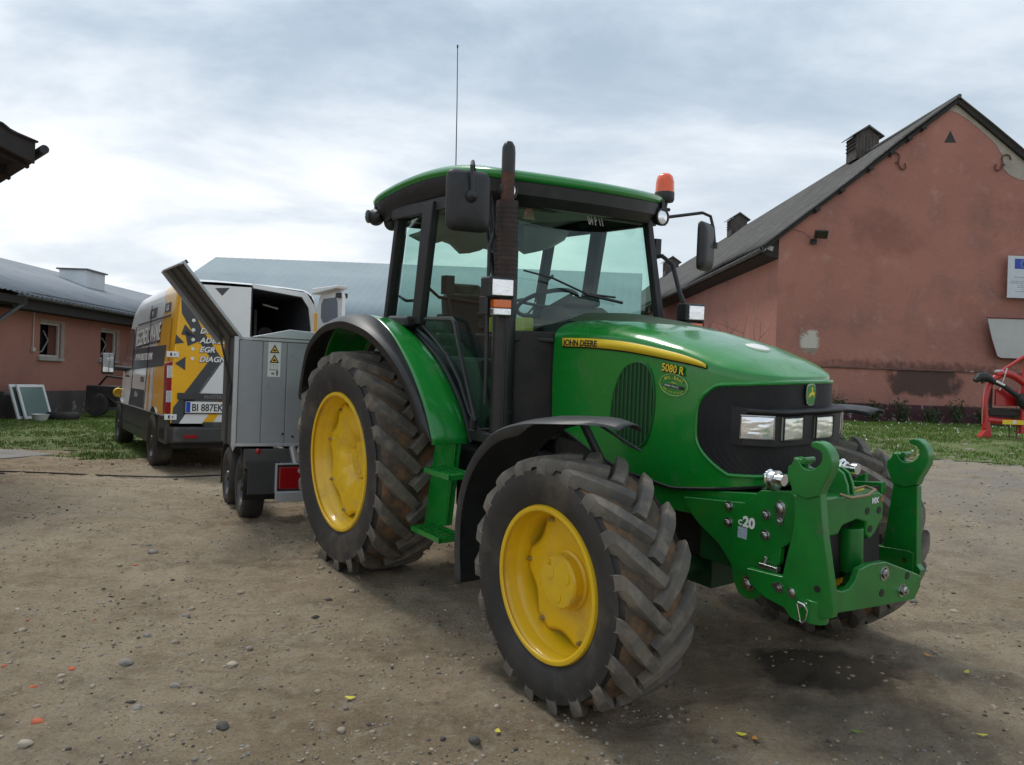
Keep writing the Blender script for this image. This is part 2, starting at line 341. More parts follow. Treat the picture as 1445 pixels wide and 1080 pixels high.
def wheel(cx, yo, cz, rim, R, hw, nlug, side, name, front, rot=0):
    """yo: |y| of the outer rim flange; side -1 = right hand, +1 = left hand. Built in tractor space."""
    cyc = yo - hw + .02                     # |y| of the tyre's middle plane
    lh = .040 if front else .047; Rc = R - lh
    def Y(o): return side * (cyc + o)       # o>0 is outwards
    # rim: flange, barrel
    mb = MB(); f = yo - cyc
    prof = [(rim - .022, f - .004), (rim - .012, f), (rim, f - .002), (rim + .004, f - .012), (rim - .008, f - .022), (rim * .955, f - .035), (rim * .945, f - .075), (rim * .93, f - .085), (rim * .885, f - .11), (rim * .875, f - .19), (rim * .86, -.06), (rim * .86, -f + .1), (rim * .95, -f + .03), (rim, -f)]
    if front: prof = [(r, o) for r, o in prof]
    mb.lathe([(r, side * o) for r, o in prof], (cx, side * cyc, cz), 'y', 72)
    rimo = part(mb, 'wheel_rim', YEL, thick=.006, sharp=50); lab(rimo, None) if False else None
    # disc with scalloped edge
    md = MB(); lobes = 6 if front else 8; ro = rim * .875; n = 144
    doff = (f - .150) if front else (f - .215)
    rows = []
    def edge(a):
        q = (a * lobes / (2 * pi) + (.1 if front else .35)) % 1.0
        return ro * (1 - (.17 if front else .12) * max(0, sin(pi * min(max((q - .16) / .68, 0), 1))) ** .8)
    rings = [(0.02, .0), (.3, .0), (.34, .0), (.42, .004), (.55, .012), (.72, .022), (.9, .026), (1., .018)] if front else [(0.02, -.0), (.25, 0), (.30, .005), (.40, .05), (.55, .085), (.75, .10), (.9, .10), (1., .09)]
    for t, h in rings:
        row = []
        for k in range(n):
            a = 2 * pi * k / n; r = edge(a) * t if t > .6 else lerp(ro * .93, edge(a), max(0, (t - .3) / .3)) * t
            row.append((cx + r * cos(a), Y(doff + h * (.6 if front else 1)), cz + r * sin(a)))
        rows.append(row)
    md.grid(rows, closed_u=True)
    part(md, 'wheel_disc', YEL, rimo, thick=.012, sharp=40)
    # hub
    mh = MB(); hr = rim * (.36 if front else .28); hp = .075 if front else .05
    mh.lathe([(hr * 1.12, side * (doff)), (hr * 1.1, side * (doff + .02)), (hr, side * (doff + .026)), (hr * .98, side * (doff + hp - .01)), (hr * .92, side * (doff + hp)), (.001, side * (doff + hp + .002))], (cx, side * cyc, cz), 'y', 48)
    for k in range(3):
        a = 2 * pi * k / 3 + .5; px, pz = cx + hr * .52 * cos(a), cz + hr * .52 * sin(a)
        mh.lathe([(hr * .25, side * (doff + hp)), (hr * .25, side * (doff + hp + .004)), (hr * .20, side * (doff + hp + .005)), (.001, side * (doff + hp + .0045))], (px, side * cyc, pz), 'y', 20)
    bolt(mh, (cx - hr * .5, Y(doff + hp), cz + hr * .62), ('-' if side < 0 else '+') + 'y', .010, .008)
    part(mh, 'hub_cap', YEL, rimo, sharp=30)
    for k in range(lobes):
        a = 2 * pi * (k - (.1 if front else .35)) / lobes; mbb = MB(); r = ro * .92
        mbb.tube([(cx + r * cos(a), Y(doff + (.012 if front else .09)), cz + r * sin(a)), (cx + r * cos(a), Y(doff + (.04 if front else .125)), cz + r * sin(a))], [.013, .010], 8)
        part(mbb, 'wheel_bolt', STEEL, rimo)
    # tyre carcass
    mt = MB()
    half = [(rim - .004, f - .020), (rim + .014, f - .006), (rim + .035, f + .004), (lerp(rim, R, .38), f + .020), (lerp(rim, R, .55), hw), (lerp(rim, R, .70), hw - .004), (Rc - .045, hw - .016), (Rc - .022, hw - .034), (Rc - .008, hw - .07), (Rc - .001, hw * .4), (Rc, 0)]
    prof = half + [(r, -o) for r, o in reversed(half[:-1])]
    n = 128; i0 = len(mt.f); mt.lathe([(r, side * o) for r, o in prof], (cx, side * cyc, cz), 'y', n)
    for i, (r, o) in enumerate(prof[:-1]):
        if min(r, prof[i + 1][0]) > Rc - .03:
            for k in range(n): mt.m[i0 + i * n + k] = 1
    ty = part(mt, 'tyre', [RUB, MUD], rimo, sharp=40)
    # lugs: swept bars, shoulder to centre, the centre end leading in the forward direction
    ml = MB(); pitch_ = 2 * pi / nlug; wT = .027 if front else .031; span = (hw * 1.12) / R
    for sgn in (1, -1):
        for k in range(nlug):
            j = random.uniform(-.012, .012) * .5
            a0 = k * pitch_ + (pitch_ / 2 if sgn < 0 else 0) + rot + j
            secs = []
            # (t, y offset, r top, r base): starts down the sidewall
            st = [(-.12, hw - .030, Rc - .100, Rc - .105, .45), (-.09, hw - .013, Rc - .078, Rc - .095, .8), (-.06, hw - .004, Rc - .050, Rc - .085, 1.0), (-.03, hw - .001, Rc - .018, Rc - .07, 1.08), (-.01, hw - .006, R - .026, Rc - .06, 1.1), (.03, hw - .014, R - .014, Rc - .05, 1.1)]
            for q in range(1, 9): 
                t = q / 8; st.append((t, lerp(hw - .012, -.014, t), R - .010 * (1 - t) ** 2 - .002, Rc - .012, lerp(1.05, .92, t)))
            for t, yy, rt, rb, wk in st:
                ang = a0 - span * (max(t, 0) ** .82) * 1.0 + .0 * t
                # width direction in the unrolled plane
                tt = max(t, 0.03); dph = -span * R * .82 * tt ** (-.18); dy = -(hw)
                Ln = sqrt(dph * dph + dy * dy); px, py = -dy / Ln, dph / Ln
                wv = sstep(-.01, .40, t); px, py = lerp(1., px, wv), lerp(0., py, wv); Ln = sqrt(px * px + py * py); px, py = px / Ln, py / Ln
                ring = []
                for sg, rr, ww in ((-1, rb, wT * 1.45), (-1, rt - .005, wT * 1.05), (-1, rt, wT * .88), (1, rt, wT * .88), (1, rt - .005, wT * 1.05), (1, rb, wT * 1.45)):
                    a = ang + sg * ww * wk * px / R; y = yy + sg * ww * wk * py
                    ring.append((cx + rr * sin(a), side * (cyc + sgn * y), cz + rr * cos(a)) if False else (cx - rr * sin(a), side * cyc + side * sgn * y, cz + rr * cos(a)))
                secs.append(ring)
            ml.grid(secs, closed_u=True)
            o = len(ml.v) - len(secs) * 6
            ml.f.append(tuple(o + q for q in range(6))); ml.m.append(0)
            ml.f.append(tuple(o + (len(secs) - 1) * 6 + q for q in range(6))); ml.m.append(0)
    part(ml, 'tyre_lugs', LUG, rimo, sharp=35, bevel=.006)['kind'] = 'stuff'
    return rimo
FW = dict(rim=.335, R=.556, hw=.195, nlug=19, front=True)
RW = dict(rim=.455, R=.735, hw=.235, nlug=20, front=False)
lab(wheel(2.25, 1.077, .536, side=-1, name='w', rot=.05, **FW), 'yellow front wheel nearest the camera')
lab(wheel(2.25, 1.077, .536, side=1, name='w', rot=.2, **FW), 'front wheel behind the green hitch')
lab(wheel(0, 1.092, .722, side=-1, name='w', rot=.1, **RW), 'large yellow rear wheel beside the grey trailer')
lab(wheel(0, 1.092, .722, side=1, name='w', rot=.3, **RW), 'rear wheel on the far side')

# --- chassis, axles, engine
m = MB(); m.b2((1.2, -.20, .55), (2.75, .20, .92)); m.b2((-.35, -.24, .50), (1.3, .24, 1.02)); m.b2((1.3, -.30, .86), (2.5, .30, 1.02))
part(m, 'chassis', DARK, bevel=.02)
m = MB(); m.tube([(0, -.80, .722), (0, .80, .722)], .12, 20); m.b2((-.2, -.6, .6), (.2, -.3, .86)); part(m, 'rear_axle', DARK, bevel=.01)
m = MB(); m.tube([(2.25, -.78, .52), (2.25, -.35, .50), (2.25, .35, .50), (2.25, .78, .52)], [.085, .07, .07, .085], 16); m.b2((2.12, -.15, .40), (2.38, .15, .62))
m.lathe([(.14, -.90), (.14, -.74), (.10, -.72)], (2.25, 0, .536), 'y', 24, cap0=True, cap1=True); m.lathe([(.14, .90), (.14, .74), (.10, .72)], (2.25, 0, .536), 'y', 24, cap0=True, cap1=True)
part(m, 'front_axle', GREEND, bevel=.008)
m = MB(); m.b2((1.40, -.27, .95), (2.35, .27, 1.3)); m.tube([(1.35, -.33, 1.25), (1.6, -.31, 1.08), (2.0, -.33, 1.0)], .02, 8); m.tube([(1.2, -.4, 1.1), (1.2, -.42, .8), (1.5, -.4, .7)], .018, 8)
part(m, 'engine', DARK, bevel=.01)
m = MB(); m.b2((.72, -.62, .50), (1.35, -.28, .93)); part(m, 'fuel_tank', BLACKP, bevel=.05, seg=3)
m = MB(); m.prism([(2.30, .895), (2.95, .985), (2.95, .93), (2.55, .80), (2.1, .78), (1.45, .80), (1.45, .875)], 'y', -.335, -.30); m.prism([(2.30, .895), (2.95, .985), (2.95, .93), (2.55, .80), (2.1, .78), (1.45, .80), (1.45, .875)], 'y', .30, .335)
part(m, 'side_rail', GREEN, bevel=.006)

# --- hood
def hood_outline(n):
    pts = [(1.36, -.365), (1.7, -.365), (2.1, -.365), (2.35, -.362), (2.5, -.35), (2.60, -.325), (2.68, -.275), (2.725, -.215), (2.745, -.15), (2.752, -.07), (2.754, 0)]
    pts = pts + [(x, -y) for x, y in reversed(pts[:-1])]
    return resample([(x, y, 0) for x, y in pts], n)
def zs(x): return interp([1.36, 1.5, 2.0, 2.3, 2.5, 2.65, 2.75], [1.60, 1.606, 1.592, 1.552, 1.490, 1.462, 1.447], x)
def zc(x): return interp([1.36, 1.5, 1.8, 2.1, 2.4, 2.6, 2.75], [1.695, 1.70, 1.69, 1.65, 1.585, 1.525, 1.458], x)
def zb(x): return interp([1.36, 1.7, 1.95, 2.3, 2.6, 2.76], [1.12, 1.0, .935, .905, .955, .985], x)
HO = hood_outline(181)
def hood_pt(i, z, out=0.):
    p = HO[i]; a = HO[max(i - 1, 0)]; b = HO[min(i + 1, 180)]; t = (b - a).normalized(); nrm = Vector((t.y, -t.x, 0))
    # nose leans back a little towards the top
    lean = (z - 1.0) / .45 * .015 * sstep(2.4, 2.75, p.x)
    return (p.x + nrm.x * out - lean, p.y + nrm.y * out, z)
def hood_find(x, y=-1):     # arc index of a station on the right-hand side
    best = min(range(91), key=lambda i: abs(HO[i].x - x)); return best
rows = []
for k in range(17):
    t = k / 16; rows.append([hood_pt(i, lerp(zb(HO[i].x), zs(HO[i].x), t), .006 * sin(pi * t)) for i in range(181)])
for fr, h in ((.012, .10), (.04, .26), (.085, .42), (.15, .58), (.26, .74), (.42, .88), (.6, .95), (.8, .99), (1., 1.)):
    rows.append([])
    for i in range(181):
        x, y, z = hood_pt(i, zs(HO[i].x)); x2 = lerp(x, lerp(x, 2.5, .6), fr) if x > 2.5 else x
        rows[-1].append((x2, y * (1 - fr), lerp(zs(x), zc(x2), h)))
m = MB(); m.grid(rows); hood = part(m, 'hood', GREEN, sharp=60)
m = MB()   # dark bulge of the cowl in front of the windscreen
rows = []
for i in range(13):
    x = lerp(1.22, 1.98, i / 12); rows.append([(x, lerp(-.17, .30, k / 14), zc(max(x, 1.4)) - .012 + .058 * sin(pi * k / 14) ** .7 * (1 - (i / 12) ** 2.2)) for k in range(15)])
m.grid(rows); part(m, 'cowl', OLIVE, hood)
m = MB(); m.tube([(2.50, .035, 1.50)] + [(2.44 + .06 * cos(a), .06 * sin(a) + .035, zc(2.44 + .06 * cos(a)) + .0) for a in []] + [(2.5, .035, 1.54)], .01) if False else None
m.lathe([(.001, .009), (.04, .006), (.058, .0), (.060, -.02)], (0, 0, 0), 'z', 28)
M_ = Matrix.Translation((2.44, .03, zc(2.44) + .004)) @ Matrix.Rotation(radians(13), 4, 'Y'); part(m, 'hood_sticker', WHITE, hood, M=M_)
# grille insert on the nose: from x~2.42 on the right round to the same on the left
def grille_pt(u, v, out):
    # u,v in -1..1 squircle mapping to arc index and height
    iu = 90 + u * (90 - hood_find(2.425)); i = int(iu); fr = iu - i; i = min(max(i, 0), 179)
    x = HO[i].x
    zt = interp([2.42, 2.55, 2.75], [1.378, 1.408, 1.428], x); zl = zb(x) + interp([2.4, 2.6, 2.75], [.10, .055, .035], x) + .0
    z = lerp(zl, zt, (v + 1) / 2)
    a = Vector(hood_pt(i, z, out)); b = Vector(hood_pt(i + 1, z, out)); return tuple(a.lerp(b, fr))
def squircle(u, v, p):
    return u, v
rows = []
NV = 25; NU = 121
def urange(v):       # how far round the grille reaches at a height: rounded lower and upper corners
    a = 1 - .30 * max(0, (-v - .0)) ** 2.6 - .16 * max(0, v) ** 5
    return a
for k in range(NV):
    v = -1 + 2 * k / (NV - 1); ur = urange(v); rows.append([])
    for j in range(NU):
        u = (-1 + 2 * j / (NU - 1)) * ur; rib = .0006 if (j // 2) % 2 else 0.0
        rows[-1].append(grille_pt(u, v, .0115 + rib))
m = MB(); m.grid(rows); GRM = pbr('grille_black', (.006, .006, .007), .55, nz=(20, (.011, .011, .012)), spec=.35); gr = part(m, 'grille', GRM, sharp=30)
m = MB(); bd = []
for k in range(40): v = -1 + 2 * k / 39; bd.append(grille_pt(-urange(v), v, .008))
for j in range(40): bd.append(grille_pt((-1 + 2 * (j + 1) / 41) * urange(1), 1, .010))
for k in range(40): v = 1 - 2 * k / 39; bd.append(grille_pt(urange(v), v, .008))
for j in range(60): bd.append(grille_pt((1 - 2 * (j + 1) / 61) * urange(-1), -1, .010))
m.tube(bd, .010, 8, closed=True); part(m, 'grille_surround', GREEN, hood)
# headlight bar with four lamps
def bar_pt(y, z, out=0):
    x = interp([0, .215, .25, .36], [2.752, 2.748, 2.732, 2.608], abs(y)); return (x + out, y, z)
m = MB(); ysb = [-.335, -.33, -.30, -.26, -.225, -.12, 0, .12, .225, .26, .30, .33, .335]
def zt(y): return 1.318 - .0 * abs(y)
rows = [[bar_pt(y, 1.150, -.07) for y in ysb], [bar_pt(y, 1.150, .028) for y in ysb], [bar_pt(y, 1.165, .030) for y in ysb], [bar_pt(y, 1.286, .030) for y in ysb], [bar_pt(y, 1.300, .058) for y in ysb], [bar_pt(y, 1.312, .056) for y in ysb], [bar_pt(y, 1.325, -.07) for y in ysb]]
m.grid(rows)
for e in (0, 12): m.add([r[e] for r in rows], [tuple(range(7))])
lb = part(m, 'light_bar', BLACKP, bevel=.004)
def lamp_quad(p0, p1, z0, z1, name, mat, parent, dep=.012, dome=.006):
    a = Vector((*p0, 0)); b = Vector((*p1, 0)); d = (b - a); nrm = Vector((d.y, -d.x, 0)).normalized()
    if nrm.x < 0: nrm = -nrm
    mb = MB(); rows = []
    for k in range(15):
        v = k / 14; rows.append([])
        for j in range(9):
            u = j / 8; bul = (0 if k in (0, 14) or j in (0, 8) else random.uniform(0, .0042)) + dome * (1 - (2 * u - 1) ** 4) * (1 - (2 * v - 1) ** 4)
            rr = lambda s_: s_
            p = a.lerp(b, u) + nrm * (dep + bul); rows[-1].append((p.x, p.y, lerp(z0, z1, v)))
    mb.grid(rows); 
    bk = [Vector(q) - nrm * .02 for q in (rows[0][0], rows[0][8], rows[14][8], rows[14][0])]
    mb.add([rows[0][0], rows[0][8], rows[14][8], rows[14][0]] + bk, [(0, 1, 5, 4), (1, 2, 6, 5), (2, 3, 7, 6), (3, 0, 4, 7)])
    o = mb.build(name, mat, parent, bevel=.0)
    fr = MB(); c_ = [a.lerp(b, u) + nrm * (dep + .001) + Vector((0, 0, z)) for u, z in ((0, z0), (1, z0), (1, z1), (0, z1))]
    fr.tube(c_, .0055, 6, closed=True); fr.build('lamp_trim', STEEL if mat is LENS else BLACKP, o)
    return o
bx = lambda y: bar_pt(y, 0, .026)[:2]
lamp_quad((2.655, -.338), (2.757, -.240), 1.186, 1.283, 'headlight', LENS, lb)
lamp_quad(bx(-.212), bx(-.078), 1.180, 1.280, 'headlight', LENSG, lb)
lamp_quad(bx(.012), bx(.146), 1.178, 1.278, 'headlight', LENSG, lb)
lamp_quad((2.757, .240), (2.655, .338), 1.186, 1.283, 'headlight', LENS, lb)
# leaping deer badge
m = MB(); ex = 2.778
sh = [(-.026, -.042), (-.012, -.050), (.012, -.050), (.026, -.042), (.034, .0), (.030, .040), (.014, .048), (-.014, .048), (-.030, .040), (-.034, 0)]
EZ = 1.375; EX = 2.7605
m.prism([(a * 1.0, EZ + b) for a, b in sh], 'x', EX, EX + .006); bdg = part(m, 'nose_badge', pbr('badge_grey_green', (.30, .36, .25), .4), bevel=.002)
m = MB(); m.prism([(a * .86, EZ + b * .88) for a, b in sh], 'x', EX + .006, EX + .0075); part(m, 'badge_field', GREEN, bdg)
deer = [(-.022, .004), (-.016, .010), (-.008, .011), (-.006, .022), (-.012, .030), (-.004, .028), (-.002, .036), (.002, .026), (.000, .014), (.004, .008), (.014, .006), (.020, -.004), (.022, -.020), (.017, -.010), (.012, -.004), (.013, -.014), (.006, -.004), (-.004, -.002), (-.012, -.006), (-.020, -.016), (-.015, -.002), (-.020, .000)]
m = MB(); m.prism([(-a, EZ + b) for a, b in deer], 'x', EX + .0075, EX + .0085); part(m, 'badge_deer', YELD, bdg)
# yellow stripe with lettering, model number, dealer oval
SY = -.3725
def ribbon(top, bot, y0, y1, n=50):
    mb = MB(); T = resample([(x, 0, z) for x, z in top], n); B = resample([(x, 0, z) for x, z in bot], n)
    mb.grid([[(p.x, y0 - .004 * sstep(2.3, 2.5, p.x) * 0 + .012 * sstep(2.3, 2.55, p.x), p.z) for p in T], [(p.x, y0 + .012 * sstep(2.3, 2.55, p.x), p.z) for p in B]]); return mb
ST = [(1.44, 1.587), (1.70, 1.590), (1.98, 1.578), (2.287, 1.540), (2.42, 1.512), (2.47, 1.494)]
SB = [(1.44, 1.541), (1.70, 1.543), (1.98, 1.532), (2.287, 1.503), (2.42, 1.487), (2.47, 1.478)]
part(ribbon([(x, z + .001) for x, z in ST], [(x, z - .007) for x, z in SB], SY + .0003, 0), 'stripe_outline', BLK, hood, thick=.001)
part(ribbon(ST, SB, SY - .001, 0), 'hood_stripe', YELD, hood, thick=.001)
text('JOHN DEERE', .045, MX((1.456, SY - .0025, 1.548), *RSIDE), 'stripe_lettering', BLK, hood, xs=1.08, off=.0012)
tilt = radians(-3)
def RS(x, z, ang=0, y=SY - .001): return Matrix.Translation((x, y, z)) @ Matrix((RSIDE[0], RSIDE[1], RSIDE[2])).transposed().to_4x4() @ Matrix.Rotation(ang, 4, 'Z')
text('5080 R', .052, RS(2.207, 1.450, -.10), 'model_number_shadow', BLK, hood, off=.0032, xs=.95)
text('5080 R', .052, RS(2.205, 1.452, -.10, SY - .0025), 'model_number', YELD, hood, off=.0004, xs=.95)
m = MB(); oc = (2.285, 1.388); oval = [(oc[0] + .088 * cos(a) * cos(-.1) - .050 * sin(a) * sin(-.1), oc[1] + .088 * cos(a) * sin(-.1) + .050 * sin(a) * cos(-.1)) for a in [2 * pi * k / 48 for k in range(48)]]
m.tube([(x, SY, z) for x, z in oval], .0016, 6, closed=True); ov = part(m, 'dealer_oval', pbr('pale_green_ink', (.42, .55, .18), .5), hood)
YG = pbr('yellow_green_ink', (.50, .52, .06), .5)
word = 'ROL-BRAT'
for i, chh in enumerate(word):
    a = pi / 2 + (3.5 - i) * .235; text(chh, .021, RS(oc[0] + .068 * cos(a) - .0, oc[1] + .030 * sin(a) - .004 - .1 * .068 * cos(a), (a - pi / 2) * .55 - .1), 'oval_letter', YG, ov, align='CENTER', off=.0004)
for i, chh in enumerate('www.rol-brat.pl'):
    a = -pi / 2 + (i - 7) * .13; text(chh, .014, RS(oc[0] + .076 * cos(a), oc[1] + .040 * sin(a) - .1 * .07 * cos(a), (a + pi / 2) * .5 - .1), 'oval_letter', YG, ov, align='CENTER')
m = MB(); m.box((oc[0], SY, oc[1] - .008), (.125, .001, .014), Matrix.Rotation(.1, 3, 'Y')); part(m, 'oval_band', BLK, ov)
text('KOLNO  278 27 62', .011, RS(oc[0] - .056, oc[1] - .006, -.1, SY - .0015), 'oval_band_lettering', WHITE, ov)
m = MB(); m.prism([(oc[0] + a, oc[1] + b) for a, b in [(-.022, .008), (-.008, .013), (.010, .010), (.026, .004), (.008, .007), (-.01, .009)]], 'y', SY - .001, SY + .001); part(m, 'oval_script', YG, ov)
# side louvres
vent = [(2.03, 1.482), (1.955, 1.45), (1.90, 1.37), (1.868, 1.26), (1.866, 1.17), (1.92, 1.10), (2.0, 1.065), (2.07, 1.065), (2.12, 1.10), (2.155, 1.20), (2.165, 1.32), (2.14, 1.43), (2.09, 1.476)]
V = resample([(x, 0, z) for x, z in vent] + [(vent[0][0], 0, vent[0][1])], 60)[:-1]
m = MB(); m.prism([(p.x, p.z) for p in V], 'y', -.3665, -.3735); vt = part(m, 'side_louvre', pbr('louvre_dark', (.002, .03, .008), .6), hood)
m = MB(); m.tube([(p.x, -.373, p.z) for p in V], .006, 8, closed=True)
def span(x):
    zz_ = []
    for p, q in zip(V, V[1:] + V[:1]):
        if (p.x - x) * (q.x - x) <= 0 and p.x != q.x: zz_.append(lerp(p.z, q.z, (x - p.x) / (q.x - p.x)))
    return (min(zz_), max(zz_)) if len(zz_) > 1 else None
for k in range(10):
    x = lerp(1.885, 2.145, k / 9); s_ = span(x)
    if s_: m.tube([(x, -.375, s_[0]), (x, -.375, s_[1])], .0062, 6)
part(m, 'louvre_slats', pbr('louvre_green', (.003, .085, .012), .45), vt)
m = MB(); m.tube([hood_pt(i, zb(HO[i].x) - .006, -.004) for i in range(0, 181, 3)], .009, 6); part(m, 'hood_seal', BLK, hood)

# --- front hitch
def plate(poly, y0, y1, name, mat=GREEN2, parent=None, bev=.004): 
    q = MB(); q.prism(poly, 'y', y0, y1); return part(q, name, mat, parent, bevel=bev)
HT = MB(); HT.b2((2.45, -.33, .60), (2.80, .33, .80)); hitch = part(HT, 'front_hitch', GREEND, bevel=.01); lab(hitch, 'green front linkage with two upright hooks')
SP = [(2.806, .984), (2.955, 1.006), (2.972, .99), (2.987, .83), (2.95, .79), (2.919, .764), (2.915, .70), (2.87, .64), (2.841, .609), (2.84, .56), (2.81, .52), (2.765, .505), (2.715, .52), (2.69, .56), (2.666, .639), (2.596, .706), (2.483, .766), (2.394, .835), (2.38, .875), (2.726, .915)]
spl = []
for s in (-1, 1):
    spl.append(plate(SP if s < 0 else [(min(x, 2.84), z) for x, z in SP], s * .345, s * .375, 'side_plate', parent=hitch))
for x, z in ((2.646, .884), (2.648, .814), (2.841, .887), (2.842, .802)):
    bm_ = MB(); bolt(bm_, (x, -.375, z), '-y', .015, .016); part(bm_, 'bolt', STEEL, spl[0])

m = MB(); bolt(m, (2.770, -.375, .577), '-y', .022, .022); part(m, 'pivot_bolt', STEEL, spl[0])
m = MB(); m.prism([(2.885, .945), (2.905, .962), (2.930, .948), (2.935, .92), (2.918, .862), (2.905, .855), (2.896, .866), (2.882, .92)], 'y', -.375, -.379); m.lathe([(.02, 0), (.02, -.012), (.012, -.016), (.001, -.016)], (2.910, -.379, .930), 'y', 18); bolt(m, (2.911, -.379, .874), '-y', .009, .01)
part(m, 'pin_keeper', STEEL, spl[0], bevel=.001)
text('20', .062, RS(2.724, .815, -.03, -.3765), 'plate_number', WHITE, spl[0], off=.0025)
text('C', .03, RS(2.700, .818, -.03, -.3765), 'plate_letter', WHITE, spl[0], off=.001)
m = MB(); m.b2((2.700, -.375, .760), (2.748, -.3765, .808)); part(m, 'type_plate', pbr('pale_plate', (.45, .52, .60), .5, nz=(160, (.25, .3, .36))), spl[0])
# lower arms
ARM = [(2.80, .66), (2.90, .665), (3.035, .676), (3.06, .67), (3.146, .635), (3.165, .615), (3.168, .575), (3.150, .548), (3.12, .542), (3.05, .512), (3.02, .52), (2.99, .548), (2.90, .562), (2.82, .60)]
for s in (-1, 1):
    a = plate(ARM if s < 0 else [(min(x, 3.06), z) for x, z in ARM], s * .402, s * .435, 'lower_arm', parent=hitch)
    if s < 0:
        m = MB(); bolt(m, (3.03, -.435, .625), '-y', .018, .016); m.lathe([(.02, 0), (.02, -.004), (.001, -.004)], (3.10, -.435, .600), 'y', 16); part(m, 'arm_bolt', STEEL, a)
        m = MB(); m.tube([(3.062, -.452, .590), (3.070, -.458, .600), (3.095, -.456, .598), (3.108, -.452, .575), (3.103, -.450, .545), (3.085, -.450, .523), (3.076, -.452, .530)], .0042, 8, closed=True); m.tube([(3.085, -.435, .592), (3.085, -.462, .592)], .008, 8); part(m, 'ring_pin', CHROME, a)
        m = MB(); m.prism([(2.925, .628), (2.965, .648), (2.985, .632), (2.98, .606), (2.955, .602)], 'y', -.435, -.439); bolt(m, (2.965, -.439, .624), '-y', .008, .008); part(m, 'lock_plate', STEEL, a)
UP = [(3.025, 1.045), (3.130, 1.040), (3.150, .90), (3.212, .612), (3.205, .575), (3.165, .560), (3.06, .60), (2.98, .66), (2.995, .75), (3.022, .88)]
HK = [(3.005, 1.040), (2.985, 1.085), (2.985, 1.118), (3.000, 1.130), (3.012, 1.155), (3.030, 1.158), (3.048, 1.132), (3.062, 1.124), (3.082, 1.122), (3.104, 1.130), (3.124, 1.148), (3.133, 1.170), (3.130, 1.190), (3.116, 1.202), (3.094, 1.206), (3.080, 1.214), (3.084, 1.228), (3.104, 1.235), (3.130, 1.230), (3.154, 1.213), (3.170, 1.188), (3.176, 1.158), (3.170, 1.124), (3.156, 1.094), (3.138, 1.058), (3.128, 1.025), (3.075, 1.005), (3.012, 1.015)]
for s, dx in ((-1, 0), (1, -.075)):
    p = [(x + dx, z) for x, z in UP]; y0, y1 = (-.445, -.405) if s < 0 else (.405, .445)
    if s > 0: p = [(2.945, .985), (3.055, .975), (3.075, .62), (3.095, .60), (3.06, .47), (3.00, .48), (2.90, .575), (2.915, .70)]
    u = plate(p, y0, y1, 'upright_arm', parent=hitch); lab(u, 'upright arm nearest the camera' if s < 0 else 'upright arm on the far side')
    hk = [(x + dx, z - (.045 if s > 0 else 0)) for x, z in HK]
    if s > 0: hk = [(x - .0 + (x - 3.0) * .0, z) for x, z in hk]
    h = plate(hk, y0 - .008, y1 + .008, 'hook', parent=u, bev=.006)
    m = MB(); m.box((3.035 + dx, (y0 + y1) / 2, 1.148 + (-.045 if s > 0 else 0)), (.055, .05, .016), Matrix.Rotation(.15, 3, 'Y')); m.tube([(3.06 + dx, y0 - .01, 1.155 - (.045 if s > 0 else 0)), (3.06 + dx, y1 + .01, 1.155 - (.045 if s > 0 else 0))], .012, 10); part(m, 'hook_latch', GREEN2, h, bevel=.003)
    m = MB(); m.lathe([(.013, 0), (.013, -.003), (.001, -.003)], ((3.14, y0, .67) if s < 0 else (3.02, y0, .63)), 'y', 16); part(m, 'arm_hole', BLK if s < 0 else RUST, u)
# cross plate between the arms, with the dip in the middle
XB = [(-.40, .635), (-.30, .630), (-.235, .634), (-.195, .655), (-.165, .692), (-.10, .705), (.02, .700), (.20, .700), (.36, .655), (.40, .63), (.40, .50), (.30, .505), (0, .520), (-.30, .540), (-.40, .535)]
XB = [(-.40, .655), (-.33, .650), (-.270, .630), (-.215, .632), (-.180, .655), (-.155, .700), (-.08, .712), (.04, .705), (.30, .612), (.335, .595), (.335, .55), (.29, .500), (0, .520), (-.29, .545), (-.40, .545)]
m = MB(); m.prism(XB, 'x', 3.105, 3.135); cb = part(m, 'cross_plate', GREEN2, hitch, bevel=.005)
m = MB(); m.b2((2.98, -.40, .545), (3.105, .335, .575)); part(m, 'cross_flange', GREEN2, cb, bevel=.004)
m = MB(); bolt(m, (3.135, .030, .657), '+x', .021, .012); part(m, 'bolt', STEEL, cb); m = MB(); bolt(m, (3.135, .180, .560), '+x', .020, .018); part(m, 'bolt', STEEL, cb)
for y, z in ((.215, .618), (.02, .575)): m = MB(); m.lathe([(.017, 0), (.017, .002), (.001, .002)], (3.135, y, z), 'x', 18); part(m, 'plate_hole', BLK, cb)
m = MB(); m.tube([(3.12, -.41, .62), (3.12, -.41, .53)], .045, 18); part(m, 'arm_boss', GREEN2, hitch, bevel=.004)
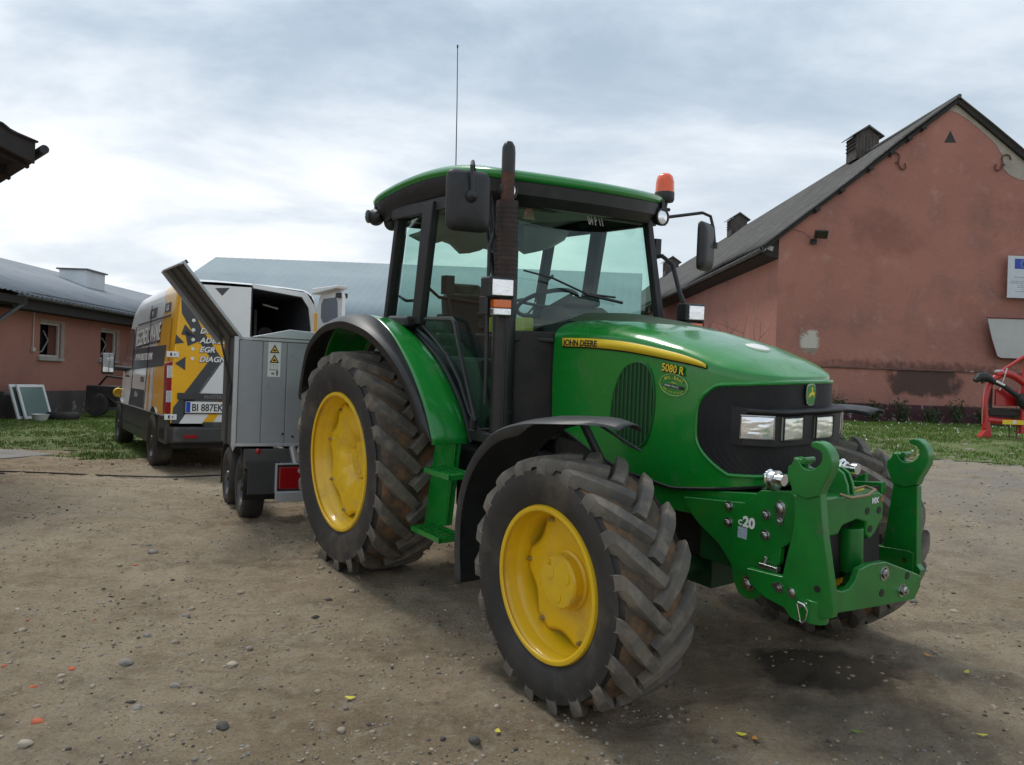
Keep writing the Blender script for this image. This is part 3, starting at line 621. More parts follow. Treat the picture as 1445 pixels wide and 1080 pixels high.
# head block with top link bracket, cylinder
HB = [(-.33, .985), (.14, .975), (.175, .955), (.185, .90), (.185, .845), (.16, .825), (.13, .79), (.09, .765), (.06, .785), (.055, .845), (-.02, .865), (-.12, .850), (-.15, .815), (-.33, .815)]
m = MB(); m.prism(HB, 'x', 2.90, 3.03); hb = part(m, 'head_block', GREEN2, hitch, bevel=.012, seg=3)
for y, z in ((.055, .895), (.145, .890), (.085, .815)): m = MB(); m.lathe([(.016, 0), (.016, .002), (.001, .002)], (3.030, y, z), 'x', 18); part(m, 'block_hole', BLK, hb)
text('MX', .034, MX((3.0315, .085, .925), (0, 1, 0), (0, 0, 1), (1, 0, 0)), 'block_lettering', WHITE, hb, off=.0015)
m = MB(); m.prism([(.150, .925), (.164, .950), (.170, .950), (.176, .925), (.169, .925), (.167, .932), (.160, .932), (.157, .925)], 'x', 3.0302, 3.0318); part(m, 'block_emblem', pbr('rust_mark', (.45, .12, .05), .5), hb)
m = MB(); m.b2((2.92, .02, .977), (2.99, .09, .982)); part(m, 'warning_sticker', pbr('sticker_yellow', (.75, .62, .05), .5), hb)
for yy in (-.085, -.045):
    q = [(2.90, .97), (2.90, 1.03), (2.93, 1.075), (2.965, 1.085), (3.00, 1.065), (3.02, 1.02), (3.03, .97)]
    plate(q, yy - .008, yy + .008, 'link_lug', parent=hb)
m = MB(); m.tube([(3.02, -.14, .985), (3.06, -.12, .975), (3.09, -.05, .985), (3.08, .02, 1.0), (3.03, .03, 1.005), (3.0, -.02, .99)], .006, 8); part(m, 'lynch_pin', pbr('dull_wire', (.30, .22, .14), .5, .8), hb)
for s, pp in ((0, (2.835, -.375, 1.045)), (1, (2.86, .03, 1.075))):
    m = MB(); m.lathe([(.026, 0), (.034, .004), (.036, .012), (.030, .018), (.026, .020), (.026, .030), (.018, .034), (.018, .055), (.024, .06), (.024, .085)], pp if s == 0 else (2.90, .04, 1.07), 'x', 24, cap0=True, cap1=True)
    part(m, 'hose_coupler', CHROME, hitch, bevel=.001)
m = MB(); m.lathe([(.03, 0), (.042, .01), (.042, .03), (.03, .035)], (2.845, -.36, 1.035), 'x', 24, cap0=True, cap1=True); m.tube([(2.84, -.36, 1.03), (2.80, -.33, .98)], .02, 10); part(m, 'coupler_body', STEEL, hitch); m = MB(); m.tube([(2.90, .04, 1.07), (2.85, .02, .99)], .018, 10); part(m, 'coupler_body', STEEL, hitch)
m = MB(); m.tube([(2.98, .02, .82), (2.99, .02, .63)], .052, 24); m.tube([(2.99, .02, .63), (2.99, .02, .53)], .03, 18); part(m, 'lift_cylinder', GREEN2, hitch, bevel=.004); m = MB(); m.tube([(2.98, -.28, .82), (2.99, -.30, .58)], .05, 24); part(m, 'lift_cylinder', GREEN2, hitch, bevel=.004)
m = MB(); m.b2((2.84, -.41, .67), (2.93, -.385, .69)); m.tube([(2.86, -.40, .69), (2.87, -.40, .72)], .008, 8); part(m, 'stop_bracket', STEEL, hitch, bevel=.002)
m = MB(); m.prism([(2.40, .86), (2.95, .97), (2.97, .60), (2.7, .55), (2.4, .72)], 'y', -.28, .28); part(m, 'hitch_core', DARK, hitch)

# --- front mudguards
def front_guard(s):
    m = MB(); cx_, cz_ = 2.25, .54
    prof = [(1.545, .34), (1.520, .55), (1.535, .75), (1.60, .92), (1.71, 1.055), (1.86, 1.155), (2.05, 1.212), (2.20, 1.232), (2.34, 1.245), (2.47, 1.250), (2.565, 1.240)]
    P = resample([(x, 0, z) for x, z in prof], 40); rows = []
    for i, p in enumerate(P):
        t = i / 39; d = Vector((p.x - cx_, 0, p.z - cz_)).normalized()
        yo = lerp(-1.09, -1.075, t); yi = -.70; nose = sstep(.80, 1.0, t); yo = lerp(yo, -.96, nose); yi = lerp(yi, -.84, nose)
        lip = .055 * (1 - .85 * sstep(.66, .76, t)); row = []
        for k, (v, h) in enumerate(((0, -lip), (0, -.008), (.03, 0), (.2, .012), (.5, .018), (.8, .010), (.97, -.002), (1, -.02))):
            q = p + d * h + Vector((0, 0, 0)); row.append((q.x, -s * lerp(yo, yi, v), q.z))
        rows.append(row)
    m.grid(rows); g = part(m, 'front_mudguard', FENDG, thick=.006)
    m = MB()
    if s < 0:
        m.tube([(1.60, .80, .70), (1.66, .80, 1.02)], .01) if False else None
    m.tube([(1.60, s * .72, .95), (1.75, s * .60, .80), (2.1, s * .55, .62)], .014, 8); m.tube([(2.05, s * .72, 1.20), (2.15, s * .6, .9), (2.2, s * .6, .62)], .02, 8)
    part(m, 'guard_bracket', BLACKP, g); m = MB(); m.tube([(2.36, s * .90, 1.235), (2.44, s * .72, 1.12)], .007, 6); part(m, 'guard_rod', BLACKP, g)
    return g
for s in (-1, 1): front_guard(s)

# --- rear mudguards
OUT = [(-.66, 1.10), (-.60, 1.28), (-.49, 1.47), (-.25, 1.60), (0, 1.645), (.20, 1.645), (.44, 1.60), (.62, 1.51), (.76, 1.385), (.865, 1.25), (.945, 1.11), (.975, 1.035)]
MID = [(-.66, 1.17), (-.58, 1.38), (-.44, 1.55), (-.22, 1.655), (0, 1.69), (.219, 1.682), (.46, 1.595), (.705, 1.415), (.872, 1.238), (.972, 1.092), (1.032, .966)]
INN = [(-.66, 1.18), (-.55, 1.38), (-.40, 1.53), (-.20, 1.62), (0, 1.645), (.20, 1.61), (.43, 1.52), (.65, 1.395), (.82, 1.245), (.935, 1.11), (1.015, .955)]
def rear_guard(s):
    O = resample([(x, 0, z) for x, z in OUT], 44); Q = resample([(x, 0, z) for x, z in MID], 44); I = resample([(x, 0, z) for x, z in INN], 44)
    m = MB(); rows = []
    for i in range(44):
        t = i / 43; yo = lerp(1.115, .985, sstep(.55, 1, t)); ym = .955; o, q = O[i], Q[i]; c = Vector((0, 0, .722)); d = (o - c).normalized()
        row = [(o.x - d.x * .05, -yo, o.z - d.z * .05), (o.x - d.x * .006, -yo, o.z - d.z * .006)]
        for k in range(1, 7):
            u = k / 6; p = o.lerp(q, u) + d * .018 * sin(pi * u); row.append((p.x, -lerp(yo, ym, u), p.z))
        rows.append([(x, y * -s, z) for x, y, z in row])
    m.grid(rows); fl = part(m, 'fender_flare', BLACKP, None, thick=.006)
    m = MB(); rows = []
    for i in range(44):
        q, n_ = Q[i], I[i]; d = (q - Vector((0, 0, .722))).normalized(); row = []
        for k in range(9):
            u = k / 8; p = q.lerp(n_, u) + d * (.014 * sin(pi * u) + .010 * (u > .5) * sin(pi * (u - .5) * 2)); row.append((p.x, s * lerp(.957, .70, u), p.z))
        row.append((n_.x - d.x * .05, s * .69, n_.z - d.z * .05)); rows.append(row)
    m.grid(rows); g = part(m, 'rear_mudguard', GREEN, thick=.006); fl.parent = g
    m = MB()
    m.grid([[(p.x + (p.x) / .95 * .004, s * .685, p.z + .01) for p in I], [(p.x, s * .60, p.z - .01) for p in I]]); m.tube([(p.x + .01, s * .69, p.z + .012) for p in I[6:]], .014, 8); part(m, 'mudguard_seal', BLACKP, g)
for s in (-1, 1): rear_guard(s)

# --- access steps, right side
m = MB(); m.prism([(.80, .95), (1.03, .965), (.95, .47), (.68, .42)], 'y', -.80, -.78); m.prism([(1.005, .955), (1.03, .965), (.95, .47), (.925, .465)], 'y', -.80, -.76)
lad = part(m, 'access_ladder', GREEN, bevel=.003)
def step(x0, x1, z):
    q = MB(); q.b2((x0, -.95, z - .03), (x1, -.935, z)); q.b2((x0, -.80, z - .03), (x1, -.785, z)); q.b2((x0, -.95, z - .03), (x0 + .012, -.80, z)); q.b2((x1 - .012, -.95, z - .03), (x1, -.80, z))
    for k in range(1, 9): x = lerp(x0, x1, k / 9); q.b2((x - .003, -.94, z - .012), (x + .003, -.80, z - .002))
    for k in range(1, 3): y = lerp(-.95, -.8, k / 3); q.b2((x0, y - .004, z - .014), (x1, y + .004, z - .004))
    return part(q, 'step', GREEN, lad, bevel=.002)
step(.93, 1.22, .825); step(.79, 1.13, .455)
m = MB(); m.prism([(.86, .93), (1.19, .965), (1.10, .50), (.73, .42)], 'y', .80, .78); part(m, 'access_ladder', GREEN, bevel=.003)

# --- cab
A = lambda t, s=1: Vector((lerp(1.185, 1.03, t), s * .605, lerp(1.70, 2.40, t)))
cabm = MB()
for s in (-1, 1):
    cabm.prism([(1.215, 1.02), (1.255, 1.02), (1.235, 1.70), (1.075, 2.42), (1.02, 2.42), (1.18, 1.70)], 'y', s * .585, s * .635)
    cabm.prism([(.30, 1.64), (.41, 1.64), (.56, 2.40), (.43, 2.40)], 'y', s * .665, s * .72)
    cabm.prism([(-.20, 1.66), (-.15, 1.66), (.02, 2.40), (-.03, 2.40)], 'y', s * .60, s * .68)
    cabm.b2((-.05, s * .66, 2.34), (1.06, s * .70, 2.42)); cabm.tube([(1.04, s * .62, 2.38), (1.20, s * .62, 1.70), (1.24, s * .62, 1.05)], .02, 8)
    cabm.b2((.90, s * .60, .98), (1.24, s * .70, 1.04)); cabm.b2((-.18, s * .58, 1.62), (.40, s * .69, 1.67))
    cabm.tube([(1.24, s * .63, 1.05), (1.27, s * .40, 1.12)], .02, 8)
cabm.b2((1.19, -.60, 1.56), (1.25, .60, 1.62)); cabm.b2((1.0, -.6, 2.34), (1.08, .6, 2.42)); cabm.b2((-.08, -.6, 2.34), (0, .6, 2.42)); cabm.b2((-.20, -.6, 1.60), (-.14, .6, 1.68))
cabm.b2((-.10, .28, 1.65), (-.04, .36, 2.38)) ; cabm.b2((-.10, .30, 1.65), (-.05, .34, 2.38))
cf = part(cabm, 'cab_frame', BLACKP, bevel=.008)
m = MB(); m.b2((-.25, -.58, .95), (1.22, .58, 1.02)); m.b2((-.22, -.58, 1.0), (-.16, .58, 1.62)); m.b2((-.2, -.60, 1.0), (.36, -.40, 1.50)); m.b2((-.2, .40, 1.0), (.36, .60, 1.55)); part(m, 'cab_floor', DARK, cf, bevel=.02)
m = MB(); m.prism([(1.22, -.57), (1.34, -.36), (1.36, .36), (1.22, .57)], 'z', 1.0, 1.62); part(m, 'bulkhead', DARK, cf, bevel=.01)
# roof
def roof_outline(g=0):
    p = [(-.37 - g, 0), (-.37 - g, -.45), (-.35 - g, -.63 - g), (-.24, -.72 - g), (.3, -.735 - g), (.9, -.715 - g), (1.12 + g * .5, -.66 - g), (1.23 + g, -.52), (1.30 + g, -.3), (1.33 + g, 0)]
    return p + [(x, -y) for x, y in reversed(p[1:-1])]
RO = resample([(x, y, 0) for x, y in roof_outline()] + [(-.37, 0, 0)], 97)[:-1]
def rz(x): return 2.488 + .075 * sin(pi * min(max((x + .36) / 1.69, 0), 1)) - .02 * sstep(.7, 1.3, x)
rows = []
for sc_, h in ((.92, -.15), (.985, -.10), (1.0, -.035)):
    rows.append([(.45 + (p.x - .45) * sc_, p.y * sc_, rz(p.x) + h) for p in RO])
m = MB(); m.grid(rows + [[(.45 + (p.x - .45) * .985, p.y * .985, rz(p.x) - .012) for p in RO]], closed_u=True); rfu = part(m, 'roof_rim', BLACKP, None)
rows = []
for sc_, h in ((.99, -.030), (1.012, -.022), (1.018, .0), (1.005, .018), (.96, .035), (.85, .055), (.6, .075), (.3, .085), (.02, .088)):
    rows.append([(.45 + (p.x - .45) * sc_, p.y * sc_, rz(p.x) + h) for p in RO])
m = MB(); m.grid(rows, closed_u=True); roof = part(m, 'cab_roof', GREEN, sharp=70); rfu.parent = roof
m = MB(); rows = [[(.45 + (p.x - .45) * sc_, p.y * sc_, rz(p.x) - .11 + h) for p in RO] for sc_, h in ((.94, 0.), (.80, -.01), (.7, -.02), (.02, -.02))]; m.grid(rows, closed_u=True); part(m, 'headliner', LINER, roof)
m = MB(); rows = []
for k in range(15):   # console at the back of the ceiling with a wavy lower edge
    y = lerp(-.57, .57, k / 14); d = .10 + .05 * sin(k * .9) ** 2 + .05 * sstep(.25, .0, abs(y + .1)); rows.append([(.30, y, 2.36), (.24, y, 2.36 - d * .6), (.10, y, 2.36 - d), (-.04, y, 2.35 - d)])
m.grid(rows); part(m, 'ceiling_console', LINER, roof, thick=.01)
# glass
def pane(pts, name, mat=CABG, parent=cf): 
    q = MB(); q.add(pts, [tuple(range(len(pts)))]); return part(q, name, mat, parent, recalc=False)
q = MB(); rows = []
for t, z in ((0, 1.60), (.0, 1.70), (.33, 1.93), (.66, 2.16), (1, 2.38)):
    rows.append([(lerp(1.195, 1.045, t) + .05 * (1 - (y / .6) ** 2), y, z) for y in [lerp(-.6, .6, k / 12) for k in range(13)]])
q.grid(rows); part(q, 'windscreen', CABG, cf, recalc=False)
for s in (-1, 1):
    q = MB(); y = s * .690; dr = [(.48, 2.37), (1.03, 2.37), (1.185, 1.70), (1.225, 1.07), (1.06, 1.04), (.98, 1.14), (.88, 1.31), (.72, 1.46), (.55, 1.56), (.36, 1.66)]
    q.add([(x, y - s * .07 * sstep(.9, 1.25, x), z) for x, z in dr], [tuple(range(len(dr)))]); dg_ = part(q, 'door_glass', CABG, cf, recalc=False)
    q = MB(); q.tube([(x, y - s * .07 * sstep(.9, 1.25, x), z) for x, z in dr], .013, 8, closed=True); part(q, 'door_frame', BLACKP, dg_)
    pane([(-.15, s * .645, 1.68), (.30, s * .685, 1.66), (.44, s * .685, 2.36), (.0, s * .645, 2.36)], 'side_window')
    q = MB(); q.tube([(.46, s * .70, 1.675), (.80, s * .71, 1.68), (.85, s * .72, 1.66), (.95, s * .72, 1.43), (1.10, s * .715, 1.10), (1.07, s * .71, 1.065)], .013, 8); q.tube([(1.085, s * .712, 1.12), (1.07, s * .712, 1.05)], .024, 8); part(q, 'door_bar', BLACKP, dg_)
    q = MB(); q.box((.20, s * .735, 1.655), (.28, .09, .075)); part(q, 'guard_pad', BLACKP, cf, bevel=.025, seg=3)
pane([(-.17, -.58, 1.68), (-.17, .58, 1.68), (-.02, .58, 2.36), (-.02, -.58, 2.36)], 'rear_window')
# numbers on the inside of the windscreen
text('04 P 11', .075, MX((1.165, .02, 2.275), (0, 1, 0), (-.2, 0, 1), (1, 0, .2)), 'windscreen_numbers', WHITE, cf, xs=.55, shear=-.3)
m = MB(); m.prism([(-.42, 2.27), (-.33, 2.27), (-.34, 2.32), (-.36, 2.335), (-.40, 2.33)], 'x', 1.09, 1.0915); part(m, 'windscreen_sticker', pbr('faded_sticker', (.40, .25, .2), .7), cf)
m = MB(); m.tube([(1.235, -.30, 1.93), (1.25, -.05, 1.85), (1.25, .18, 1.84)], .007, 6); m.tube([(1.25, -.06, 1.848), (1.25, .24, 1.81)], .010, 6); m.tube([(1.23, -.5, 1.96), (1.235, -.30, 1.93)], .006, 6); part(m, 'wiper', BLK, cf)
# inside
m = MB(); m.box((.05, 0, 1.35), (.46, .46, .12)); m.box((-.14, 0, 1.62), (.13, .42, .52), Matrix.Rotation(-.15, 3, 'Y')); m.box((-.20, 0, 1.88), (.09, .27, .15), Matrix.Rotation(-.15, 3, 'Y')); m.b2((-.12, -.16, 1.02), (.2, .16, 1.3)); st_ = part(m, 'driver_seat', SEATM, bevel=.045, seg=4)
m = MB(); m.box((.10, -.30, 1.56), (.34, .07, .05)); m.box((.02, -.33, 1.66), (.10, .04, .12)); part(m, 'armrest', SEATM, st_, bevel=.015)
m = MB(); m.prism([(1.24, 1.0), (1.24, 1.72), (1.12, 1.78), (.98, 1.76), (.96, 1.68), (1.05, 1.55), (1.02, 1.0)], 'y', -.18, .20); m.box((1.10, .0, 1.79), (.16, .26, .06), Matrix.Rotation(-.3, 3, 'Y')); m.b2((.6, .33, 1.0), (1.1, .55, 1.52)); m.b2((.3, -.57, 1.02), (.9, -.40, 1.44)); m.box((1.12, .1, 1.82), (.06, .05, .09)); dash = part(m, 'dashboard', pbr('dash_plastic', (.05, .055, .052), .8), bevel=.015)
m = MB(); R_ = Matrix.Translation((.80, .0, 1.80)) @ Matrix.Rotation(radians(-24), 4, 'Y')
m.tube([R_ @ Vector((.20 * cos(a), .20 * sin(a), 0)) for a in [2 * pi * k / 40 for k in range(40)]], .014, 8, closed=True)
for a in (0.5, 2.6, 4.7): m.tube([R_ @ Vector((.2 * cos(a), .2 * sin(a), 0)), R_ @ Vector((0, 0, -.03))], .010, 6)
m.lathe([(.05, 0), (.05, .02), (.001, .025)], (.80, 0, 1.765), 'z', 18); m.tube([(.80, 0, 1.77), (.90, 0, 1.5), (1.02, 0, 1.2)], .035, 10); part(m, 'steering_wheel', BLACKP)
m = MB(); m.tube([(.55, -.32, 1.40), (.52, -.33, 1.70)], .008, 6); m.lathe([(.001, .03), (.02, .02), (.022, 0), (.01, -.02)], (.52, -.33, 1.71), 'z', 10); m.tube([(.62, -.36, 1.40), (.62, -.38, 1.62)], .008, 6); m.lathe([(.001, .03), (.02, .02), (.022, 0), (.01, -.02)], (.62, -.38, 1.63), 'z', 10)
for k in range(4): m.tube([(.42 + k * .06, -.45, 1.42), (.45 + k * .06, -.47, 1.58 + .02 * (k % 2))], .006, 6)
part(m, 'control_levers', BLACKP)
m = MB(); m.b2((.58, -.33, 1.60), (.64, -.28, 1.70)); m.b2((.93, -.34, 1.58), (1.02, -.26, 1.70)); part(m, 'yellow_lever_box', pbr('dull_yellow', (.42, .42, .02), .5), bevel=.01)
m = MB(); m.tube([(-.05, -.62, 2.2), (-.16, -.62, 2.0), (-.20, -.6, 1.86), (.0, -.6, 1.80), (.3, -.6, 1.80)], .011, 8); m.tube([(-.10, .45, 1.86), (-.1, .2, 1.80), (-.08, -.3, 1.84), (-.08, -.45, 1.95)], .012, 8); m.tube([(-.1, .5, 1.75), (-.13, .62, 1.85), (-.1, .66, 2.0), (0, .66, 2.05)], .012, 8); part(m, 'grab_rails', BLACKP)
m = MB(); m.box((-.08, -.40, 2.23), (.02, .1, .02)); m.box((-.1, -.05, 2.27), (.02, .55, .02)); m.box((1.02, -.42, 2.18), (.05, .09, .12)); m.box((.42, -.52, 1.90), (.07, .06, .12)); m.tube([(.42, -.52, 1.84), (.46, -.5, 1.68)], .006, 6); part(m, 'rear_wiper_and_fittings', BLK)
# --- roof lamps
def round_lamp(x, y, z, fwd, r=.052):
    q = MB(); s = 1 if fwd else -1
    q.lathe([(.012, -.07 * s), (r * .75, -.055 * s), (r, -.02 * s), (r * 1.08, .0), (r * 1.08, .014 * s), (r * .9, .016 * s), (r * .88, .008 * s), (.001, .008 * s)], (x, y, z), 'x', 28); q.b2((x - .012, y - .012, z + r * .6), (x + .012, y + .012, z + r + .06)); o = part(q, 'work_light', BLACKP, roof)
    q = MB(); q.lathe([(r * .86, .010 * s), (r * .5, .016 * s), (.001, .018 * s)], (x, y, z), 'x', 24); part(q, 'lamp_lens', LENS, o)
round_lamp(1.20, .600, 2.375, True); round_lamp(1.20, -.600, 2.40, True)
round_lamp(-.29, -.70, 2.385, False, .055); round_lamp(-.24, -.60, 2.355, False, .055); round_lamp(-.30, .62, 2.37, False)
q = MB(); q.lathe([(.048, 0), (.046, .004), (.001, .005)], (0, 0, 0), 'y', 24); q_ = part(q, 'lamp_lens', LENS, roof, M=Matrix.Translation((-.30, -.757, 2.385)) @ Matrix.Rotation(radians(-55), 4, 'Z'))
# --- beacon
m = MB(); bxp = (1.06, .76); m.lathe([(.001, .225), (.03, .222), (.05, .205), (.060, .17), (.063, .10)], (bxp[0], bxp[1], 2.47), 'z', 32); bc = part(m, 'beacon_dome', AMBERR)
m = MB(); m.lathe([(.063, .10), (.066, .095), (.066, .05), (.058, .035), (.025, .03), (.018, -.01), (.022, -.05), (.016, -.12)], (bxp[0], bxp[1], 2.47), 'z', 28, cap1=True); m.tube([(bxp[0], bxp[1], 2.41), (1.04, .69, 2.38)], .014, 8); m.lathe([(.001, .0), (.012, .0), (.012, .04), (.001, .04)], (bxp[0], bxp[1] + .01, 2.46), 'y', 8); part(m, 'beacon_mount', BLACKP, bc)
# --- mirrors
def mirror(c, sz, rz_, name_lab):
    q = MB(); Mx = Matrix.Translation(c) @ Matrix.Rotation(rz_, 4, 'Z')
    rows = []
    for k, (sc_, d) in enumerate(((.05, .045), (.5, .043), (.82, .034), (.95, .018), (1, 0), (.98, -.012), (.94, -.014), (.05, -.012))):
        row = []
        for j in range(40):
            a = 2 * pi * j / 40; ca, sa = cos(a), sin(a); e = .28; row.append((d, sz[0] / 2 * sc_ * (abs(ca) ** e) * (1 if ca > 0 else -1), sz[1] / 2 * sc_ * (abs(sa) ** e) * (1 if sa > 0 else -1)))
        rows.append(row)
    q.grid(rows, closed_u=True); o = part(q, 'mirror', BLACKP, M=Mx); lab(o, name_lab)
    q = MB(); q.box((-.014, 0, 0), (.002, sz[0] * .86, sz[1] * .9)); part(q, 'mirror_face', MIRR, o, M=Mx)
    return o
mo = mirror((1.24, -.885, 2.30), (.255, .325), radians(-8), 'mirror hanging beside the exhaust')
m = MB(); m.tube([(1.05, -.66, 2.43), (1.16, -.80, 2.47), (1.26, -.875, 2.505), (1.285, -.895, 2.48), (1.295, -.895, 2.30)], .011, 8); m.lathe([(.03, -.03), (.034, 0), (.022, .02), (.01, .03)], (1.29, -.893, 2.32), 'x', 16, cap1=True); part(m, 'mirror_arm', BLACKP, mo)
mo = mirror((1.18, 1.04, 2.225), (.24, .33), radians(22), 'mirror on the barn side')
m = MB(); m.tube([(1.06, .66, 2.385), (1.10, .80, 2.41), (1.13, 1.06, 2.46), (1.15, 1.12, 2.44), (1.17, 1.13, 2.36), (1.19, 1.13, 2.24)], .011, 8); m.lathe([(.02, -.02), (.02, .02)], (1.19, 1.13, 2.24), 'z', 12, cap0=True, cap1=True); part(m, 'mirror_arm', BLACKP, mo)
m = MB(); m.box((1.06, .70, 2.20), (.05, .05, .11)); m.tube([(1.04, .64, 2.12), (1.12, .70, 2.14), (1.20, .72, 2.08), (1.27, .72, 1.90), (1.36, .74, 1.72)], .015, 8); part(m, 'far_handrail', BLACKP)
# --- exhaust
ex_, ey_ = 1.21, -.612
m = MB(); m.tube([(ex_, ey_, 1.0), (ex_, ey_, 1.90)], .066, 28); ex = part(m, 'exhaust', BLACK, sharp=50)
m = MB(); m.tube([(ex_, ey_, 1.88), (ex_, ey_, 2.335)], .062, 28, caps=False)
hs = part(m, 'heat_shield', pbr('dark_rust', (.05, .028, .022), .75, nz=(14, (.03, .02, .017)), dirt=((.09, .05, .035), 25, .5, .75), bump=(50, .4, .003)), ex)
m = MB()
for i in range(15):
    for j in range(22):
        a = 2 * pi * (j + .5 * (i % 2)) / 22; z = 1.93 + i * .026
        m.box((ex_ + .0625 * cos(a), ey_ + .0625 * sin(a), z), (.003, .010, .011), Matrix.Rotation(a, 3, 'Z'))
part(m, 'shield_perforation', BLK, hs)
m = MB(); m.tube([(ex_, ey_, 2.30), (ex_, ey_, 2.50)], .037, 24, caps=False); part(m, 'exhaust_pipe', RUST, ex)
m = MB(); m.tube([(ex_, ey_, 2.49), (ex_, ey_, 2.60), (ex_ - .002, ey_, 2.63), (ex_ - .006, ey_, 2.650), (ex_ - .012, ey_ - .0, 2.658)], [.038, .038, .036, .026, .012], 24); part(m, 'exhaust_tip', BLACK, ex)
m = MB(); m.tube([(ex_, ey_, 1.15), (ex_, ey_, 1.17)], .070, 28); m.tube([(ex_, ey_, 1.86), (ex_, ey_, 1.89)], .069, 28); m.tube([(ex_ + .06, ey_ - .03, 1.0), (ex_ + .06, ey_ - .03, 1.86)], .006, 6)
m.tube([(ex_ - .04, ey_ - .085, 1.20), (ex_ - .04, ey_ - .085, 2.08), (ex_ - .03, ey_ - .07, 2.14), (ex_ - .1, ey_, 2.2)], .011, 8); part(m, 'exhaust_guard', BLACKP, ex)
# --- indicator and head lamps on brackets
def side_lamp(c, s, lbl):
    x, y, z = c; q = MB(); q.box((x - .03, y, z), (.09, .175, .115)); o = part(q, 'side_headlamp', BLACKP, bevel=.014, seg=3); lab(o, lbl)
    q = MB(); q.box((x + .018, y, z), (.012, .135, .088)); part(q, 'lamp_lens', LENS, o, bevel=.004)
    q = MB(); q.box((x - .02, y + s * .03, z - .105), (.07, .10, .095)); q.box((x - .03, y + s * .09 * -1, z - .10), (.06, .02, .10)); q.tube([(x - .03, y, z - .05), (x - .05, y, z - .15)], .012, 8); part(q, 'lamp_bracket', BLACKP, o, bevel=.004)
    q = MB(); q.box((x + .005, y + s * .0, z - .088), (.04, .115, .045)); part(q, 'indicator_lens', AMBER, o, bevel=.006)
    q = MB(); q.box((x + .005, y + s * .0, z - .131), (.04, .115, .038)); part(q, 'sidelight_lens', LENS, o, bevel=.006)
side_lamp((1.30, -.700, 1.850), 1, 'lamp cluster on the exhaust side'); side_lamp((1.40, .725, 1.765), -1, 'lamp cluster on the barn side')
m = MB(); m.tube([(1.24, .60, 1.66), (1.32, .66, 1.62), (1.37, .72, 1.64)], .016, 8); m.b2((1.15, .55, 1.62), (1.42, .80, 1.66)); part(m, 'lamp_arm', BLACKP)
m = MB(); m.tube([(1.0, -.66, 1.585), (1.36, -.37, 1.57)], .014, 8); part(m, 'front_bar', BLACKP)
# --- aerial
m = MB(); m.tube([(.62, -.60, 2.50), (.62, -.60, 2.60), (.615, -.60, 3.0), (.605, -.60, 3.33)], [.006, .0035, .003, .0025], 6); m.lathe([(.001, .01), (.005, .006), (.005, -.01), (.003, -.012)], (.605, -.60, 3.34), 'z', 8); m.lathe([(.02, 0), (.012, .03), (.006, .05)], (.62, -.60, 2.52), 'z', 10); part(m, 'aerial', BLK)

# ================================================================== VAN (x forward, y to its left)
VA = radians(122.63)
VR = empty('van', (-3.923, 11.042, .306), VA)
tag(VR, 'yellow and white work van with open back door, parked behind the grey trailer', 'van')
vpart = lambda mb, name, mat, parent=None, **k: mb.build(name, mat, parent or VR, **k)
VW = pbr('van_white', (.78, .79, .78), .3, coat=.5, nz=(3, (.72, .73, .72)), dirt=((.35, .32, .27), 4, .62, .9))
VY = pbr('van_yellow', (.90, .47, .008), .3, coat=.5, nz=(4, (.82, .42, .01)), dirt=((.45, .28, .07), 5, .62, .9))
VG = pbr('van_dark_grey', (.035, .036, .038), .45, nz=(6, (.05, .05, .05)), dirt=((.15, .13, .10), 4, .55, .85))
VC = pbr('van_graphite_vinyl', (.05, .055, .058), .4, nz=(8, (.06, .065, .07)))
VGL = pbr('van_dark_glass', (.01, .012, .014), .05, coat=1.)
VIN = pbr('van_interior', (.07, .08, .10), .7, nz=(2, (.045, .05, .065)))
def side_y(z): return .985 - .055 * max(0, z - .5)
def vtop(x): return interp([-.95, -.8, 0, 2.4, 2.9, 3.3, 3.9, 4.35, 4.55], [2.40, 2.44, 2.46, 2.44, 2.33, 2.05, 1.45, 1.16, .85], x)
def vwid(x): return interp([-.95, -.86, -.7, 3.2, 4.0, 4.4, 4.6], [.93, .975, .985, .985, .95, .80, .55], x) / .985
stx = [-.95, -.93, -.86, -.75, -.5, 0, .25, .6, 1.2, 1.8, 2.4, 2.7, 2.9, 3.1, 3.3, 3.6, 3.9, 4.15, 4.35, 4.5, 4.6]
rows = []
for x in stx:
    T = vtop(x); row = []; kx = vwid(x)
    for z in (.42, .5, .7, 1.0, 1.3, 1.6, 1.9): zc_ = min(z, max(T - .22, .45) if z > .5 else z); row.append((x, side_y(zc_) * kx, zc_))
    zt_ = max(T - .20, .55); yb = side_y(zt_) * kx
    for a in (0, 20, 40, 60, 80): row.append((x, yb - .20 + .20 * cos(radians(a)), zt_ + .20 * sin(radians(a))))
    row.append((x, yb * .5, T + .01)); row.append((x, 0, T + .015))
    rows.append(row + [(x, -y, z) for x, y, z in reversed(row[:-1])])
m = MB(); m.grid(rows); nR = len(rows[0])
for i in range(len(stx) - 1):
    for k in range(nR - 1):
        fi = i * (nR - 1) + k; zc_ = (rows[i][k][2] + rows[i][k + 1][2]) / 2
        if zc_ < .7: m.m[fi] = 2
        elif (stx[i] < -.45 and not 9 <= k <= 20) or (stx[i] < .1 and 6 > k): m.m[fi] = 1
m.add(rows[-1], [tuple(range(nR))], 2)
vb = vpart(m, 'van_body', [VW, VY, VG], sharp=50)
def vside(poly, name, mat, e=.003, parent=None, th=.002):
    """flat vinyl on the left flank, points (x, z)"""
    q = MB(); o = [(x, side_y(z) + e, z) for x, z in poly]; q.add(o, [tuple(range(len(o)))]); q = vpart(q, name, mat, parent or vb, recalc=False)
    return q
vside([(2.6, 1.95), (-.05, 1.95), (-.15, 2.2), (2.3, 2.2)], 'flank_upper_panel', VW, .002)
